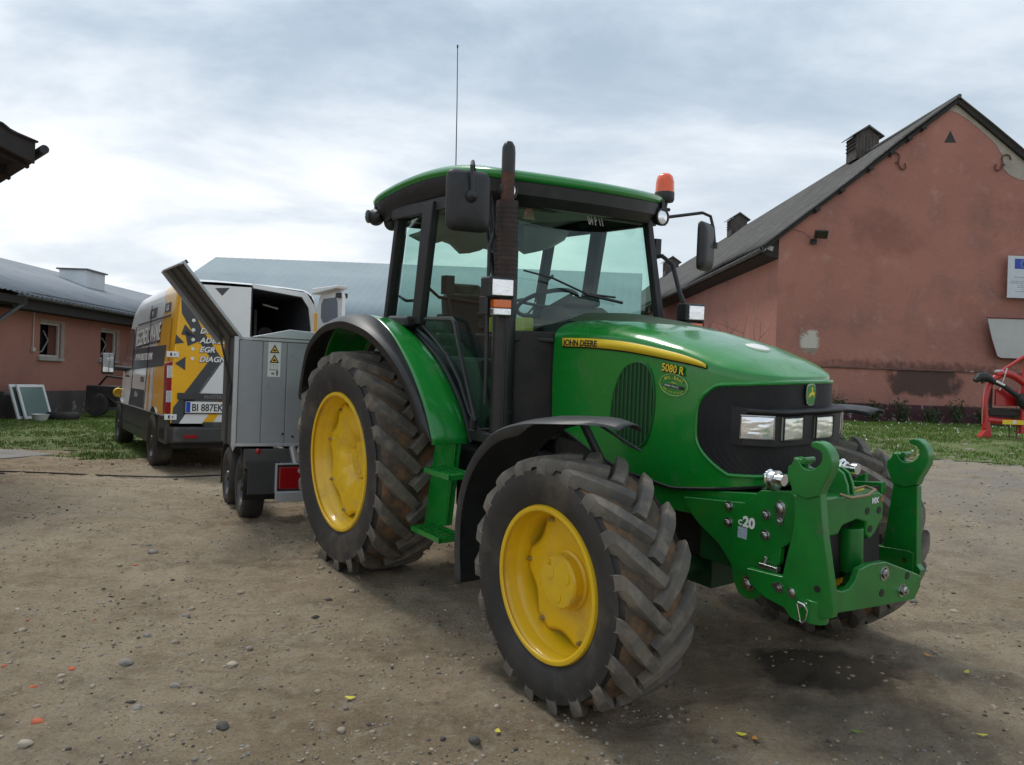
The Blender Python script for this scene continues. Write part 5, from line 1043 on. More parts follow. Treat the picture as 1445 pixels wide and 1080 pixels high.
# bare mortar along the right verge
q = MB(); bare = [(3.90, 7.74), (4.15, 7.80), (4.32, 7.72), (5.0, 7.22), (5.7, 6.66), (6.3, 6.16), (6.3, 5.95), (5.80, 6.02), (5.55, 6.14), (5.42, 6.28), (5.38, 6.60), (5.20, 6.86), (5.02, 7.02), (4.72, 7.26), (4.44, 7.46), (4.20, 7.58), (4.02, 7.62)]
q.prism(bare, 'y', -.012, 0.0); bpart(q, 'bare_mortar_patch', STUC, wal, bevel=.004)
q = MB(); q.prism([(3.95, 6.84), (4.24, 6.85), (4.09, 7.13)], 'y', -.006, .0); bpart(q, 'gable_vent', BLK, wal)
for x0, z0, mi_ in ((2.78, 6.27, 1), (5.42, 6.34, -1)):
    q = MB(); pts = [(x0 + mi_ * a, -.04, z0 + b_) for a, b_ in ((-.16, .14), (-.12, .24), (-.02, .26), (.06, .18), (.04, .06), (.06, -.06), (.16, -.14), (.22, -.08), (.20, .02))]
    q.tube([tuple(p) for p in resample(pts, 24)], .016, 8); q.tube([(x0, -.05, z0 + .02), (x0, .02, z0 + .02)], .02, 8); bpart(q, 'wall_anchor', pbr('rusty_iron', (.12, .05, .035), .8), wal)
# roof slopes
def corr_roof(p0, p1, q0, q1, per, amp, name, mat, parent, nper=None, sub=6, rows_n=2, M=None, sag=0., thick=.0, lap=0):
    """corrugated sheet: p0-p1 along the eave, q0-q1 along the ridge"""
    p0, p1, q0, q1 = map(Vector, (p0, p1, q0, q1)); Ln = (p1 - p0).length; n = int(Ln / per * sub); nv = ((p1 - p0).cross(q0 - p0)).normalized(); nv = nv if nv.z > 0 else -nv
    mb = MB(); rws = []
    for r in range(rows_n + 1):
        v = r / rows_n; row = []
        for i in range(n + 1):
            u = i / n; p = p0.lerp(p1, u).lerp(q0.lerp(q1, u), v); a = amp * sin(2 * pi * i / sub)
            a += sag * noise.noise((p.y * .16 + 5, v * 2, 1)) if sag else 0
            row.append(p + nv * a)
        rws.append(row)
    mb.grid(rws); return mb.build(name, mat, parent, sharp=80, thick=thick)
ov = .42; sl_ = (RH - EH) / RX
rl = corr_roof((-ov, -.14, EH - ov * sl_ + .06), (-ov, BL, EH - ov * sl_ + .06), (RX, -.14, RH + .05), (RX, BL, RH + .05), .177, .042, 'roof', ASB, BR, rows_n=8, sag=.10, thick=.012)
sr_ = (RH - EH) / (BW - RX)
rr_ = corr_roof((BW + ov, -.14, EH - ov * sr_ + .06), (BW + ov, BL, EH - ov * sr_ + .06), (RX, -.14, RH + .05), (RX, BL, RH + .05), .177, .042, 'roof', ASB, BR, rows_n=6, sag=.10, thick=.012)
m = MB()
m.prism([(-ov, EH - ov * sl_ - .06), (-ov, EH - ov * sl_ + .04), (RX, RH + .02), (RX, RH - .08)], 'y', -.10, -.02); m.prism([(BW + ov, EH - ov * sr_ - .06), (BW + ov, EH - ov * sr_ + .04), (RX, RH + .02), (RX, RH - .08)], 'y', -.10, -.02)
bpart(m, 'verge_board', WOODD, rl)
for i, t in enumerate((.20, .34, .50, .62, .72, .80)):
    q = MB(); x = lerp(0, RX, t); z = lerp(EH, RH, t) - .06; q.box((x, -.09, z), (.10, .20, .09), Matrix.Rotation(-.6, 3, 'Y')); bpart(q, 'purlin_end', WOODD, rl, bevel=.006)
m = MB(); m.tube([(RX, -.16, RH + .07), (RX, BL, RH + .07)], .05, 10); bpart(m, 'ridge_cap', ASB, rl)
m = MB(); m.prism([(-.40, EH - .45), (-.34, EH - .30), (0, EH - .06), (0, EH - .55)], 'y', .02, BL); bpart(m, 'eave_soffit', WOODD, rl)
gp = [(-ov - .05 + .075 * cos(a), EH - ov * sl_ - .02 + .075 * sin(a)) for a in [pi + pi * k / 8 for k in range(9)]]
m = MB(); m.grid([[(x, -.25, z) for x, z in gp], [(x, BL, z - .05) for x, z in gp]]); bpart(m, 'gutter', ZINC, rl, thick=.006)
q = MB(); q.box((-.22, .02, EH - .30), (.16, .06, .11), Matrix.Rotation(.3, 3, 'Y')); bpart(q, 'pale_bracket', pbr('pale_bracket', (.4, .38, .34), .7), rl)
# wooden vent turrets astride the ridge
def turret(y, sc_, lbl):
    g = MB(); s = sc_; x = RX; z = RH
    for i in range(7):
        for e in (-1, 1): g.box((x - .42 * s + i * .14 * s, y + e * .42 * s, z + .32 * s), (.125 * s, .03, 1.0 * s))
    for i in range(7):
        for e in (-1, 1): g.box((x + e * .45 * s, y - .40 * s + i * .135 * s, z + .32 * s), (.03, .12 * s, 1.0 * s))
    g.prism([(x - .45 * s, z + .8 * s), (x + .45 * s, z + .8 * s), (x, z + 1.15 * s)], 'y', y - .42 * s, y - .39 * s); g.prism([(x - .45 * s, z + .8 * s), (x + .45 * s, z + .8 * s), (x, z + 1.15 * s)], 'y', y + .39 * s, y + .42 * s)
    t = bpart(g, 'roof_turret', WOOD, rl); lab(t, lbl)
    g = MB()
    for k in range(4): g.box((x - .47 * s, y, z + .25 * s + k * .15 * s), (.10, .86 * s, .02), Matrix.Rotation(.6, 3, 'Y'))
    bpart(g, 'turret_louvre', WOODD, t)
    g = MB()
    for e in (-1, 1):
        g.prism([(x - .02 * e, z + 1.16 * s), (x + e * .66 * s, z + .74 * s), (x + e * .66 * s, z + .78 * s), (x - .0 * e, z + 1.22 * s)], 'y', y - .55 * s, y + .55 * s)
    bpart(g, 'turret_roof', ZINC, t); return t
turret(4.8, .72, 'nearest and largest roof turret'); turret(16.9, .74, 'middle roof turret'); turret(30., .85, 'farthest roof turret')
# things fixed to the gable
fx, fz = .86, 4.42
FL = empty('floodlight', (6.30 + fx, 18.98, BZ + fz)); tag(FL, 'small dark floodlight mounted high on the pink gable near its left edge', 'floodlight')
q = MB(); q.box((.05, -.22, .02), (.30, .09, .19), Matrix.Rotation(.45, 3, 'X')); fh = q.build('lamp_housing', BLACKP, FL, bevel=.01); q = MB(); q.box((.05, -.265, -.005), (.26, .012, .15), Matrix.Rotation(.45, 3, 'X')); q.build('lamp_glass', VGL, FL)
q = MB(); q.tube([(-.09, -.0, -.10), (-.09, -.12, -.10), (-.06, -.2, .0)], .016, 6); q.box((-.05, -.02, -.12), (.14, .06, .12)); q.tube([(-.09, -.01, -.06), (-.3, -.01, .10), (-.55, -.01, .16)], .006, 6); q.build('bracket', BLACKP, FL, bevel=.003)
PS = empty('notice_board', (11.79, 18.955, 4.05)); tag(PS, 'white funding notice with a blue starred flag on the pink gable', 'sign')
q = MB(); q.b2((0, 0, 0), (1.35, .02, 1.01)); pb = q.build('board', pbr('board_white', (.58, .62, .66), .5, nz=(6, (.52, .56, .6))), PS, bevel=.004)
q = MB(); q.b2((.16, -.004, .70), (.62, 0.0, .94)); fg = q.build('flag', pbr('flag_blue', (.02, .06, .38), .5), pb)
for k in range(12):
    a = 2 * pi * k / 12; cxs, czs = .39 + .085 * cos(a), .82 + .085 * sin(a); q = MB(); st5 = []
    for j in range(10): r = .015 if j % 2 == 0 else .006; st5.append((cxs + r * sin(j * pi / 5), czs + r * cos(j * pi / 5)))
    q.prism(st5, 'y', -.006, -.004); q.build('star', pbr('star_yellow', (.7, .65, .2), .5), fg)
q = MB()
for x0, x1, z in ((.15, 1.15, .50), (.08, 1.2, .395), (.05, 1.22, .355), (.24, 1.05, .30), (.24, 1.1, .255), (.34, 1.0, .205), (.18, .9, .16)):
    x = x0
    while x < x1: wd = random.uniform(.03, .09); q.b2((x, -.003, z - .006), (min(x + wd, x1), 0., z + .006)); x += wd + .014
q.build('text_lines', pbr('print_grey', (.22, .25, .29), .6), pb)
WB = empty('white_panel', (11.33, 18.955, 2.59)); tag(WB, 'plain white cut-off panel with slanting left edge fixed low on the pink gable', 'panel')
pts = [(0, .96), (2.4, .97), (2.4, .0), (.36, .0), (.26, .05), (.12, .45)]
q = MB(); q.prism(pts, 'y', 0, .02); pw = q.build('panel', pbr('dull_white', (.50, .49, .475), .6, nz=(3, (.44, .43, .42))), WB, bevel=.003); q = MB(); q.tube([(x, .0, z) for x, z in pts], .016, 6, closed=True); q.build('panel_edge', pbr('dark_red_edge', (.12, .02, .02), .6), pw)

# --- pink house on the left (wall plane x=-12.2, running away from the camera)
HR = empty('house', (-12.2, 17.6, .30)); tag(HR, 'low pink house with slate blue roof and bare windows on the left', 'house')
hpart = lambda mb, name, mat, parent=None, **k: mb.build(name, mat, parent or HR, **k)
HL = 26.; HZ = 2.95
m = MB(); wins = [(2.78, 3.72, 1.55, 2.45), (5.78, 6.72, 1.58, 2.44), (9.2, 10.1, 1.58, 2.44)]
# wall with openings: strips between the windows
ys_ = [0.] + [v for w_ in wins for v in w_[:2]] + [HL]
for k in range(0, len(ys_), 2): m.b2((-.35, ys_[k], .0), (0, ys_[k + 1], HZ + .1))
for a, b_, c_, d_ in wins: m.b2((-.35, a, .0), (0, b_, c_)); m.b2((-.35, a, d_), (0, b_, HZ + .1))
m.b2((-9.6, 0, 0), (-.36, .3, HZ)); m.b2((-9.6, .3, 0), (-9.3, HL, HZ)); m.b2((-9.3, HL - .3, 0), (-.36, HL, HZ))
hw_ = hpart(m, 'house_wall', PLASL)
m = MB(); m.b2((.0, -.0, -.4), (.035, HL, .66)); hpart(m, 'plinth', pbr('grey_plinth', (.10, .085, .08), .95, nz=(1.2, (.06, .05, .048)), dirt=((.30, .29, .27), 2.2, .56, .66), bump=(12, .8, .01)), hw_)
m = MB(); m.b2((.037, 4.25, .10), (.040, 4.9, .50)); hpart(m, 'plinth_patch', STUC, hw_, bevel=.001) if False else None
for a, b_, c_, d_ in wins:
    m = MB(); w0 = .055
    m.b2((-.10, a, c_), (-.04, a + w0, d_)); m.b2((-.10, b_ - w0, c_), (-.04, b_, d_)); m.b2((-.10, a + w0, d_ - w0), (-.04, b_ - w0, d_)); m.b2((-.10, a + w0, c_), (-.04, b_ - w0, c_ + w0))
    wf = hpart(m, 'window_frame', pbr('chalky_white', (.5, .49, .46), .7, nz=(6, (.36, .35, .33))), bevel=.004)
    m = MB(); m.b2((-.06, a - .10, c_ - .10), (.07, b_ + .10, c_ - .01)); hpart(m, 'window_sill', pbr('dirty_sill', (.38, .36, .33), .8, nz=(6, (.25, .24, .22))), wf, bevel=.006)
    m = MB(); m.b2((-.0, b_, c_), (.012, b_ + .16, d_ + .06)); m.b2((0, a - .03, d_), (.010, b_, d_ + .07)); hpart(m, 'window_reveal', pbr('render_strip', (.36, .31, .27), .9, nz=(5, (.25, .2, .17))), wf)
    m = MB(); m.tube([(-.3, a + .1, c_ + .02), (-.2, a + .45, c_ + .15), (-.2, b_ - .25, c_ + .45), (-.3, b_ - .3, d_ - .2)], .02, 6); hpart(m, 'loose_cable', pbr('pale_cable', (.25, .25, .25), .6), wf)
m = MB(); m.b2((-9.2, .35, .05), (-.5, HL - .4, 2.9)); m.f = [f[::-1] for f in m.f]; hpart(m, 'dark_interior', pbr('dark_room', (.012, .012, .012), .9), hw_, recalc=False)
m = MB(); m.tube([(.03, 2.45, 1.72), (.03, 2.45, 2.68)], .014, 6); m.box((.04, 2.45, 1.72), (.06, .10, .10)); hpart(m, 'wall_cable', pbr('white_conduit', (.5, .48, .45), .6), hw_)
# roof
eX, eZ, rX, rZ = .52, 3.0, -4.8, 4.83
corr_roof((eX, .9, eZ), (eX, HL + .5, eZ), (rX, .9, rZ), (rX, HL + .5, rZ), .20, .014, 'roof', BRL, HR, rows_n=2, thick=.01)
rf2 = corr_roof((.95, -6., eZ - .03), (.95, .9, eZ - .03), (rX, -6., rZ), (rX, .9, rZ), .20, .014, 'roof', BRL, HR, rows_n=2, thick=.01)
corr_roof((rX * 2 - .5, -6., eZ), (rX * 2 - .5, HL + .5, eZ), (rX, -6., rZ), (rX, HL + .5, rZ), .20, .014, 'roof', BRL, HR, rows_n=2, thick=.01)
m = MB(); m.b2((-.05, -6, 2.72), (.80, .9, 2.90)); m.b2((.0, .9, 2.66), (.46, HL + .4, 2.92)); m.b2((-.30, -6, 0), (0, -.0, 2.8)); hpart(m, 'eave_soffit', WOODD, rf2)
gp = [(eX + .06 + .065 * cos(a), eZ - .03 + .065 * sin(a)) for a in [pi + pi * k / 8 for k in range(9)]]
m = MB(); m.grid([[(x, .95, z) for x, z in gp], [(x, HL + .5, z) for x, z in gp]]); gt = hpart(m, 'gutter', ZINC, rf2, thick=.006)
m = MB(); m.tube([(eX + .05, 1.15, 2.93), (eX + .05, 1.10, 2.75), (.12, .95, 2.35), (.08, .93, 2.2), (.08, .93, .2)], .05, 12); hpart(m, 'downpipe', pbr('blue_grey_pipe', (.17, .20, .24), .5), gt)
m = MB()
for k in range(60): m.tube([(eX + .10, 1. + k * .42, eZ + .03), (eX - .12, 1. + k * .42, eZ + .08)], .012, 4)
m.tube([(eX + .08, .95, eZ + .06), (eX + .08, HL, eZ + .06)], .012, 4); hpart(m, 'snow_guard', ZINC, gt)
m = MB(); m.b2((-3.7, 9.95, 3.7), (-2.75, 11.2, 4.72)); ch = hpart(m, 'chimney', pbr('chimney_render', (.68, .72, .74), .8, nz=(2, (.58, .62, .64)))); m = MB(); m.b2((-3.78, 9.88, 4.72), (-2.68, 11.28, 4.77)); hpart(m, 'chimney_cap', ZINC, ch)

# --- long building with a pale metal roof behind everything
MR = empty('shed', (-11.4, 30., .35)); tag(MR, 'long shed with pale blue-grey metal roof in the background behind the van', 'shed')
m = MB(); m.b2((-.2, -4.3, 0), (15.2, 4.3, 3.0)); m.prism([(-4.3, 3.0), (4.3, 3.0), (0, 5.3)], 'x', -.2, 15.2); sw = m.build('shed_wall', PLASL, MR)
r1 = corr_roof((-.6, -5.0, 3.05), (15.4, -5.0, 3.05), (-.0, 0, 5.64), (16.2, 0, 5.58), .28, .003, 'roof', BRT, MR, rows_n=3, thick=.012)
corr_roof((-.6, 5.0, 3.05), (15.4, 5.0, 3.05), (-.0, 0, 5.64), (16.2, 0, 5.58), .28, .003, 'roof', BRT, MR, rows_n=3, thick=.012)
m = MB(); m.b2((-.5, -4.9, 2.80), (15.3, -4.25, 3.0)); m.build('eave_soffit', WOODD, r1)
for x in (3., 7., 11.):
    m = MB(); m.b2((x, -4.33, 1.1), (x + 1.1, -4.29, 2.1)); m.build('window', VGL, sw)

# --- corner of a tiled eave near the camera, upper left
ER = empty('outbuilding', (-4.92, 8.05, 3.76)); tag(ER, 'dark tiled roof corner of a building jutting in at the upper left edge', 'building')
c2 = Vector((-.7071, .7071, 0)); c1 = Vector((-.7071 * .94, -.7071 * .94, .33)).normalized()
TIL = pbr('dark_tile', (.02, .012, .016), .7, nz=(10, (.04, .03, .035)), bump=(20, .5, .006))
m = MB(); rows = []
for i in range(0, 61):
    v = i / 60 * 5.; step_ = (v % .33) / .33; rows.append([])
    for j in range(0, 49):
        u = j / 48 * 6.; p = c1 * v + c2 * (u - .05); p = p + Vector((0, 0, .06 + .022 * abs(sin(u * pi / .24)) - .035 * step_ + .02)); rows[-1].append(tuple(p))
m.grid(rows); tr_ = m.build('tiled_roof', TIL, ER, thick=.02, sharp=30)
def slab(a0, a1, b0, b1, z0, z1):
    q = MB(); P8 = [tuple(c1 * a + c2 * b + Vector((0, 0, z))) for a in (a0, a1) for b in (b0, b1) for z in (z0, z1)]
    return q.add(P8, [(0, 1, 3, 2), (4, 6, 7, 5), (0, 4, 5, 1), (2, 3, 7, 6), (0, 2, 6, 4), (1, 5, 7, 3)])
slab(.04, 5, .02, 6, -.02, .03).build('boarding', WOODD, tr_); slab(.02, 5, -.02, .03, -.14, .08).build('verge_board', WOODD, tr_); slab(.0, .06, .10, 6, -.10, .03).build('fascia', WOODD, tr_)
for k in range(8): b_ = .25 + k * .75; slab(-.0, 1.4, b_, b_ + .09, -.13, -.02).build('rafter_tail', WOODD, tr_, bevel=.006)
m = MB(); m.tube([tuple(c2 * t + Vector((.05, .0, .0 + .0))) for t in (-.10, 1, 3, 6)], .045, 10); m.build('gutter', BLK, tr_)
m = MB(); q1 = c1 * .62 + c2 * .45; w2 = Vector((c1.x, c1.y, 0)).normalized()
cn = [Vector((q1.x, q1.y, 0)), Vector((q1.x, q1.y, 0)) + c2 * 5, Vector((q1.x, q1.y, 0)) + c2 * 5 + w2 * 4.5, Vector((q1.x, q1.y, 0)) + w2 * 4.5]
m.prism([(p.x, p.y) for p in cn], 'z', -3.75, -.02); m.build('outbuilding_wall', PLASL, ER)

# ================================================================== THINGS IN THE YARD
# red implement on the grass
IR = empty('implement', (8.4, 14.0, gz(8.5, 14))); IR.rotation_euler = (0, 0, 0); iz = gz(8.5, 14)
tag(IR, 'red farm implement with black drive shaft parked on the grass at the right edge', 'implement')
RP = pbr('red_paint', (.50, .012, .012), .35, coat=.5, nz=(4, (.40, .012, .012)), dirt=((.12, .06, .05), 6, .6, .85))
def IP(x, z, y=0): return (x - 8.4, y, z - iz)
def itube(pts, r, name, mat, parent=IR, n=12, sm=True):
    q = MB(); P_ = [IP(*p) for p in pts]; q.tube(resample(P_, 20) if sm else P_, r, n); return q.build(name, mat, parent)
a_ = itube([(8.62, 2.02), (8.48, 1.90), (8.39, 1.62), (8.38, 1.35), (8.42, 1.12)], .055, 'hitch_frame', RP)
q = MB(); q.b2(IP(8.36, 1.06, -.05), IP(8.46, 1.25, .05)); q.prism([(IP(8.42, 1.1)[0], IP(8.42, 1.1)[2]), (IP(8.46, 1.1)[0], IP(8.46, 1.1)[2]), (IP(8.50, .90)[0], IP(8.5, .90)[2]), (IP(8.28, .90)[0], IP(8.28, .90)[2]), (IP(8.28, .93)[0], IP(8.28, .93)[2])], 'y', -.06, .06); q.build('lower_pin_bracket', RP, a_, bevel=.01)
itube([(8.42, 1.22), (9.9, 1.14)], .06, 'lower_beam', RP, sm=False)
q = MB(); q.b2(IP(8.66, 1.155, -.068), IP(9.6, 1.235, -.060)); ys2 = q.build('yellow_decal', YELD, a_); q = MB(); q.b2(IP(8.84, 1.17, -.072), IP(8.90, 1.23, -.068)); q.build('white_dot', WHITE, ys2)
itube([(8.55, 2.03), (8.75, 2.05), (8.95, 1.97), (9.15, 1.80), (9.3, 1.5), (9.32, 1.2)], .065, 'upper_beam', RP)
itube([(8.64, 2.08), (9.05, 2.37), (9.5, 2.66)], .028, 'top_strut', RP, sm=False); itube([(9.05, 1.0), (9.1, 2.3)], .06, 'mast', RP, sm=False)
q = MB(); q.b2(IP(8.60, 1.48, .05), IP(9.0, 1.78, .10)); q.build('red_panel', RP, a_, bevel=.01); q = MB(); q.b2(IP(8.46, 1.30, .0), IP(9.0, 1.42, .12)); q.b2(IP(8.46, 1.42, .1), IP(8.58, 1.8, .14)); q.build('gearbox', DARK, IR, bevel=.02)
q = MB(); q.lathe([(.03, -.10), (.05, -.05), (.05, .06), (.03, .08)], IP(8.62, 2.07), 'x', 14, cap0=True, cap1=True); q.tube([IP(8.58, 1.75, -.08), IP(8.66, 2.0, -.08), IP(8.70, 2.14, -.08)], .012, 6); q.build('upper_pin', STEEL, a_)
q = MB(); q.tube([IP(8.13, 1.90, -.1), IP(8.20, 1.97, -.1), IP(8.30, 1.98, -.1), IP(8.42, 1.93, -.1)], [.045, .08, .09, .06], 12); q.tube([IP(8.26, 2.06, -.1), IP(8.27, 1.86, -.1)], .03, 8); q.tube([IP(8.40, 1.93, -.1), IP(8.62, 1.84, -.1), IP(8.95, 1.62, -.1)], .045, 12); q.tube([IP(8.9, 1.66, -.1), IP(8.98, 1.60, -.1), IP(9.12, 1.52, -.1)], [.06, .13, .14], 16); q.build('drive_shaft', BLACKP, IR)
itube([(8.48, 1.905, -.15), (8.62, 1.84, -.15)], .02, 'shaft_label', WHITE, sm=False)
q = MB(); q.tube([IP(8.30, 1.86, -.1), IP(8.29, 1.2, -.08), IP(8.30, 1.15, -.06)], .006, 5); q.build('hanging_chain', pbr('pale_chain', (.4, .36, .3), .6), IR)
q = MB(); 
for x in (8.82, 8.95): q.b2(IP(x, iz + .0, -.01), IP(x + .012, 1.12, .01))
q.b2(IP(8.80, .86, -.01), IP(9.0, .875, .01)); q.build('parking_stand', pbr('thin_rusty_rod', (.08, .04, .03), .8), IR)
# left yard clutter
def sash(loc, rz, tilt, lbl):
    r = empty('window_sash', loc, rz); tag(r, lbl, 'window frame', 'old window sashes leaning by the house')
    Mt = Matrix.Rotation(tilt, 4, 'Y'); q = MB(); W_, H_, t_ = .98, .86, .07
    q.b2((-.02, 0, 0), (.02, t_, H_)); q.b2((-.02, W_ - t_, 0), (.02, W_, H_)); q.b2((-.02, t_, 0), (.02, W_ - t_, t_)); q.b2((-.02, t_, H_ - t_), (.02, W_ - t_, H_)); q.build('sash_frame', VW, r, bevel=.004, M=Mt)
    q = MB(); q.b2((-.004, t_, t_), (.004, W_ - t_, H_ - t_)); q.build('pane', pbr('greenish_pane', (.16, .22, .20), .15, coat=.4), r, M=Mt)
sash((-11.50, 18.75, gz(-11.5, 18.8) + .02), radians(-4), radians(-18), 'outer white window sash leaning against the house plinth')
sash((-11.62, 18.66, gz(-11.5, 18.8) + .02), radians(-4), radians(-18), 'inner white window sash half hidden behind the other leaning sash')
q = MB(); q.lathe([(.22, -.09), (.27, -.10), (.34, -.09), (.37, -.04), (.37, .04), (.34, .09), (.27, .10), (.22, .09), (.22, -.09)], (0, 0, 0), 'z', 32); o = q.build('discarded_tyre', RUB); o.location = (-10.95, 19.35, gz(-10.95, 19.35) + .10); tag(o, 'old black tyre lying flat on the grass by the house', 'tyre')
q = MB(); q.lathe([(.14, 0), (.20, .14), (.21, .15), (.19, .15), (.13, .02), (.001, .02)], (0, 0, 0), 'z', 24); o = q.build('basin', VW); o.location = (-11.15, 18.75, gz(-11.15, 18.75) + .01); tag(o, 'small white basin between the leaning sashes and the old tyre', 'basin')
JR = empty('scrap_machine', (-10.6, 21.0, gz(-10.6, 21.0))); tag(JR, 'dark rusty machinery scrap standing between the house and the van', 'scrap')
q = MB(); q.b2((-.55, -.3, .30), (.35, .3, .85)); q.build('scrap_body', DARK, JR, bevel=.04); q = MB(); q.lathe([(.30, -.05), (.30, .05)], (-.2, -.35, .35), 'y', 24, cap0=True, cap1=True); q.build('scrap_wheel', RUB, JR)
q = MB(); q.tube([(.35, 0, .8), (.9, -.2, 1.35), (1.05, -.25, 1.55)], .035, 8); q.tube([(-.5, .2, .8), (-.2, .1, 1.1), (.4, 0, 1.05)], .03, 8); q.tube([(0, -.3, .6), (.8, -.5, .05)], .03, 8); q.tube([(.3, -.3, .5), (1.1, -.45, .3)], .03, 8); q.build('scrap_arms', DARK, JR)
q = MB(); q.b2((.45, -.25, .0), (1.2, .2, .18)); q.build('pale_block', CONC, JR, bevel=.02)
# hose
hp = [(-7.6, 9.55), (-6.6, 9.30), (-6.0, 9.34), (-5.5, 9.35), (-4.73, 9.30), (-4.0, 9.37), (-3.56, 9.70), (-3.1, 9.6), (-2.9, 8.6)]
q = MB(); q.tube([(p.x, p.y, gz(p.x, p.y) + .014) for p in resample([(x, y, 0) for x, y in hp], 60)], .010, 6); tag(q.build('cable', BLK), 'dark cable lying on the ground from the left towards the trailer', 'cable')
# concrete slab and grass
q = MB(); q.prism([(-13.5, 10.9), (-7.0, 10.15), (-6.55, 11.35), (-7.2, 11.75), (-13.5, 12.2)], 'z', .15, .325); struct(q.build('concrete_path', CONC, bevel=.02))
def grass(name, inside, box_, n, h, label, seed, cols):
    rnd = random.Random(seed); q = MB(); mats = [pbr(name + '_blade', c, .8, nz=(1.2, d)) for c, d in cols]; k = 0
    while k < n:
        x = rnd.uniform(box_[0], box_[1]); y = rnd.uniform(box_[2], box_[3]); e = inside(x, y)
        if e <= 0 or rnd.random() > e: k += .2; continue
        z = gz(x, y) - .01; k += 1; mi_ = rnd.randrange(len(mats)); hh = h * rnd.uniform(.4, 1.2) * (.5 + .5 * e) * (.55 + .9 * max(0, noise.noise((x * .9, y * .9, 2)) + .4))
        for b_ in range(5):
            a = rnd.uniform(0, 2 * pi); l_ = rnd.uniform(.3, .9) * hh; w_ = rnd.uniform(.006, .013); dx, dy = cos(a), sin(a); ox, oy = x + rnd.uniform(-.05, .05), y + rnd.uniform(-.05, .05)
            q.add([(ox - dy * w_, oy + dx * w_, z), (ox + dy * w_, oy - dx * w_, z), (ox + dx * l_ * .6, oy + dy * l_ * .6, z + hh * rnd.uniform(.7, 1))], [(0, 1, 2)], mi_)
    o = q.build(name, mats, recalc=False); tag(o, label, 'grass', kind='stuff'); return o
GC = [((.12, .22, .025), (.07, .15, .015)), ((.07, .15, .018), (.10, .19, .022)), ((.20, .22, .06), (.13, .18, .035))]
def in_left(x, y):
    e = min(sstep(-4.6, -6.0, x), sstep(-12.2, -12.0, x)); n_ = noise.noise((x * .8, y * .8, 0)) * 1.3
    return e * sstep(10.6 + n_, 11.8 + n_, y) * (0 if (-13 < x < -6.6 and 10.3 < y < 12.0) else 1) * sstep(26, 23, y)
def in_right(x, y):
    n_ = noise.noise((x * .7, y * .7, 4)) * .9
    return sstep(10.3 + n_, 11.2 + n_, y) * sstep(1.8, 3.0, x) * sstep(19.1, 18.95, y)
grass('grass', in_left, (-12.3, -4.5, 10.4, 26), 15000, .075, 'low green grass between the house and the yard', 1, GC)
grass('grass', in_right, (2.0, 17., 10.0, 19.), 26000, .07, 'green grass strip along the foot of the barn', 2, GC)
# soil under the grass, a touch greener
def turf(name, fn, x0, x1, y0, y1, st):
    q = MB(); n = int((x1 - x0) / st); k = int((y1 - y0) / st); idx = {}; V_ = []
    for i in range(n + 1):
        for j in range(k + 1):
            x, y = x0 + i * st, y0 + j * st
            if fn(x, y) > .35: idx[(i, j)] = len(V_); V_.append((x, y, gz(x, y) + rough_z(x, y) + .006))
    F_ = [(idx[(i, j)], idx[(i + 1, j)], idx[(i + 1, j + 1)], idx[(i, j + 1)]) for i in range(n) for j in range(k) if all(c_ in idx for c_ in ((i, j), (i + 1, j), (i + 1, j + 1), (i, j + 1)))]
    q.add(V_, F_); struct(q.build(name, pbr(name, (.075, .125, .025), .95, nz=(2.5, (.13, .14, .05)), bump=(40, .8, .01)), recalc=False))
turf('turf', in_left, -12.2, -4.5, 10.4, 26, .12); turf('turf', in_right, 2., 17., 10., 18.98, .12)
rnd = random.Random(5); q = MB()
for k in range(420):
    x, y = rnd.uniform(3, 15), rnd.uniform(10.8, 17.5)
    if in_right(x, y) < .6 or noise.noise((x * .5, y * .5, 9)) < -.12: continue
    z = gz(x, y) + rnd.uniform(.05, .10); r = rnd.uniform(.007, .015); q.add([(x + r * cos(a), y + r * .5 * sin(a), z + r * .8 * sin(a)) for a in [2 * pi * i / 6 for i in range(6)]], [tuple(range(6))])
for k in range(25):
    x, y = rnd.uniform(-11, -6), rnd.uniform(12, 17); z = gz(x, y) + .05; r = .008; q.add([(x + r * cos(a), y + r * .5 * sin(a), z + r * .8 * sin(a)) for a in [2 * pi * i / 6 for i in range(6)]], [tuple(range(6))])
tag(q.build('daisies', WHITE, recalc=False), 'tiny white flowers scattered through the grass', 'flowers', kind='stuff')
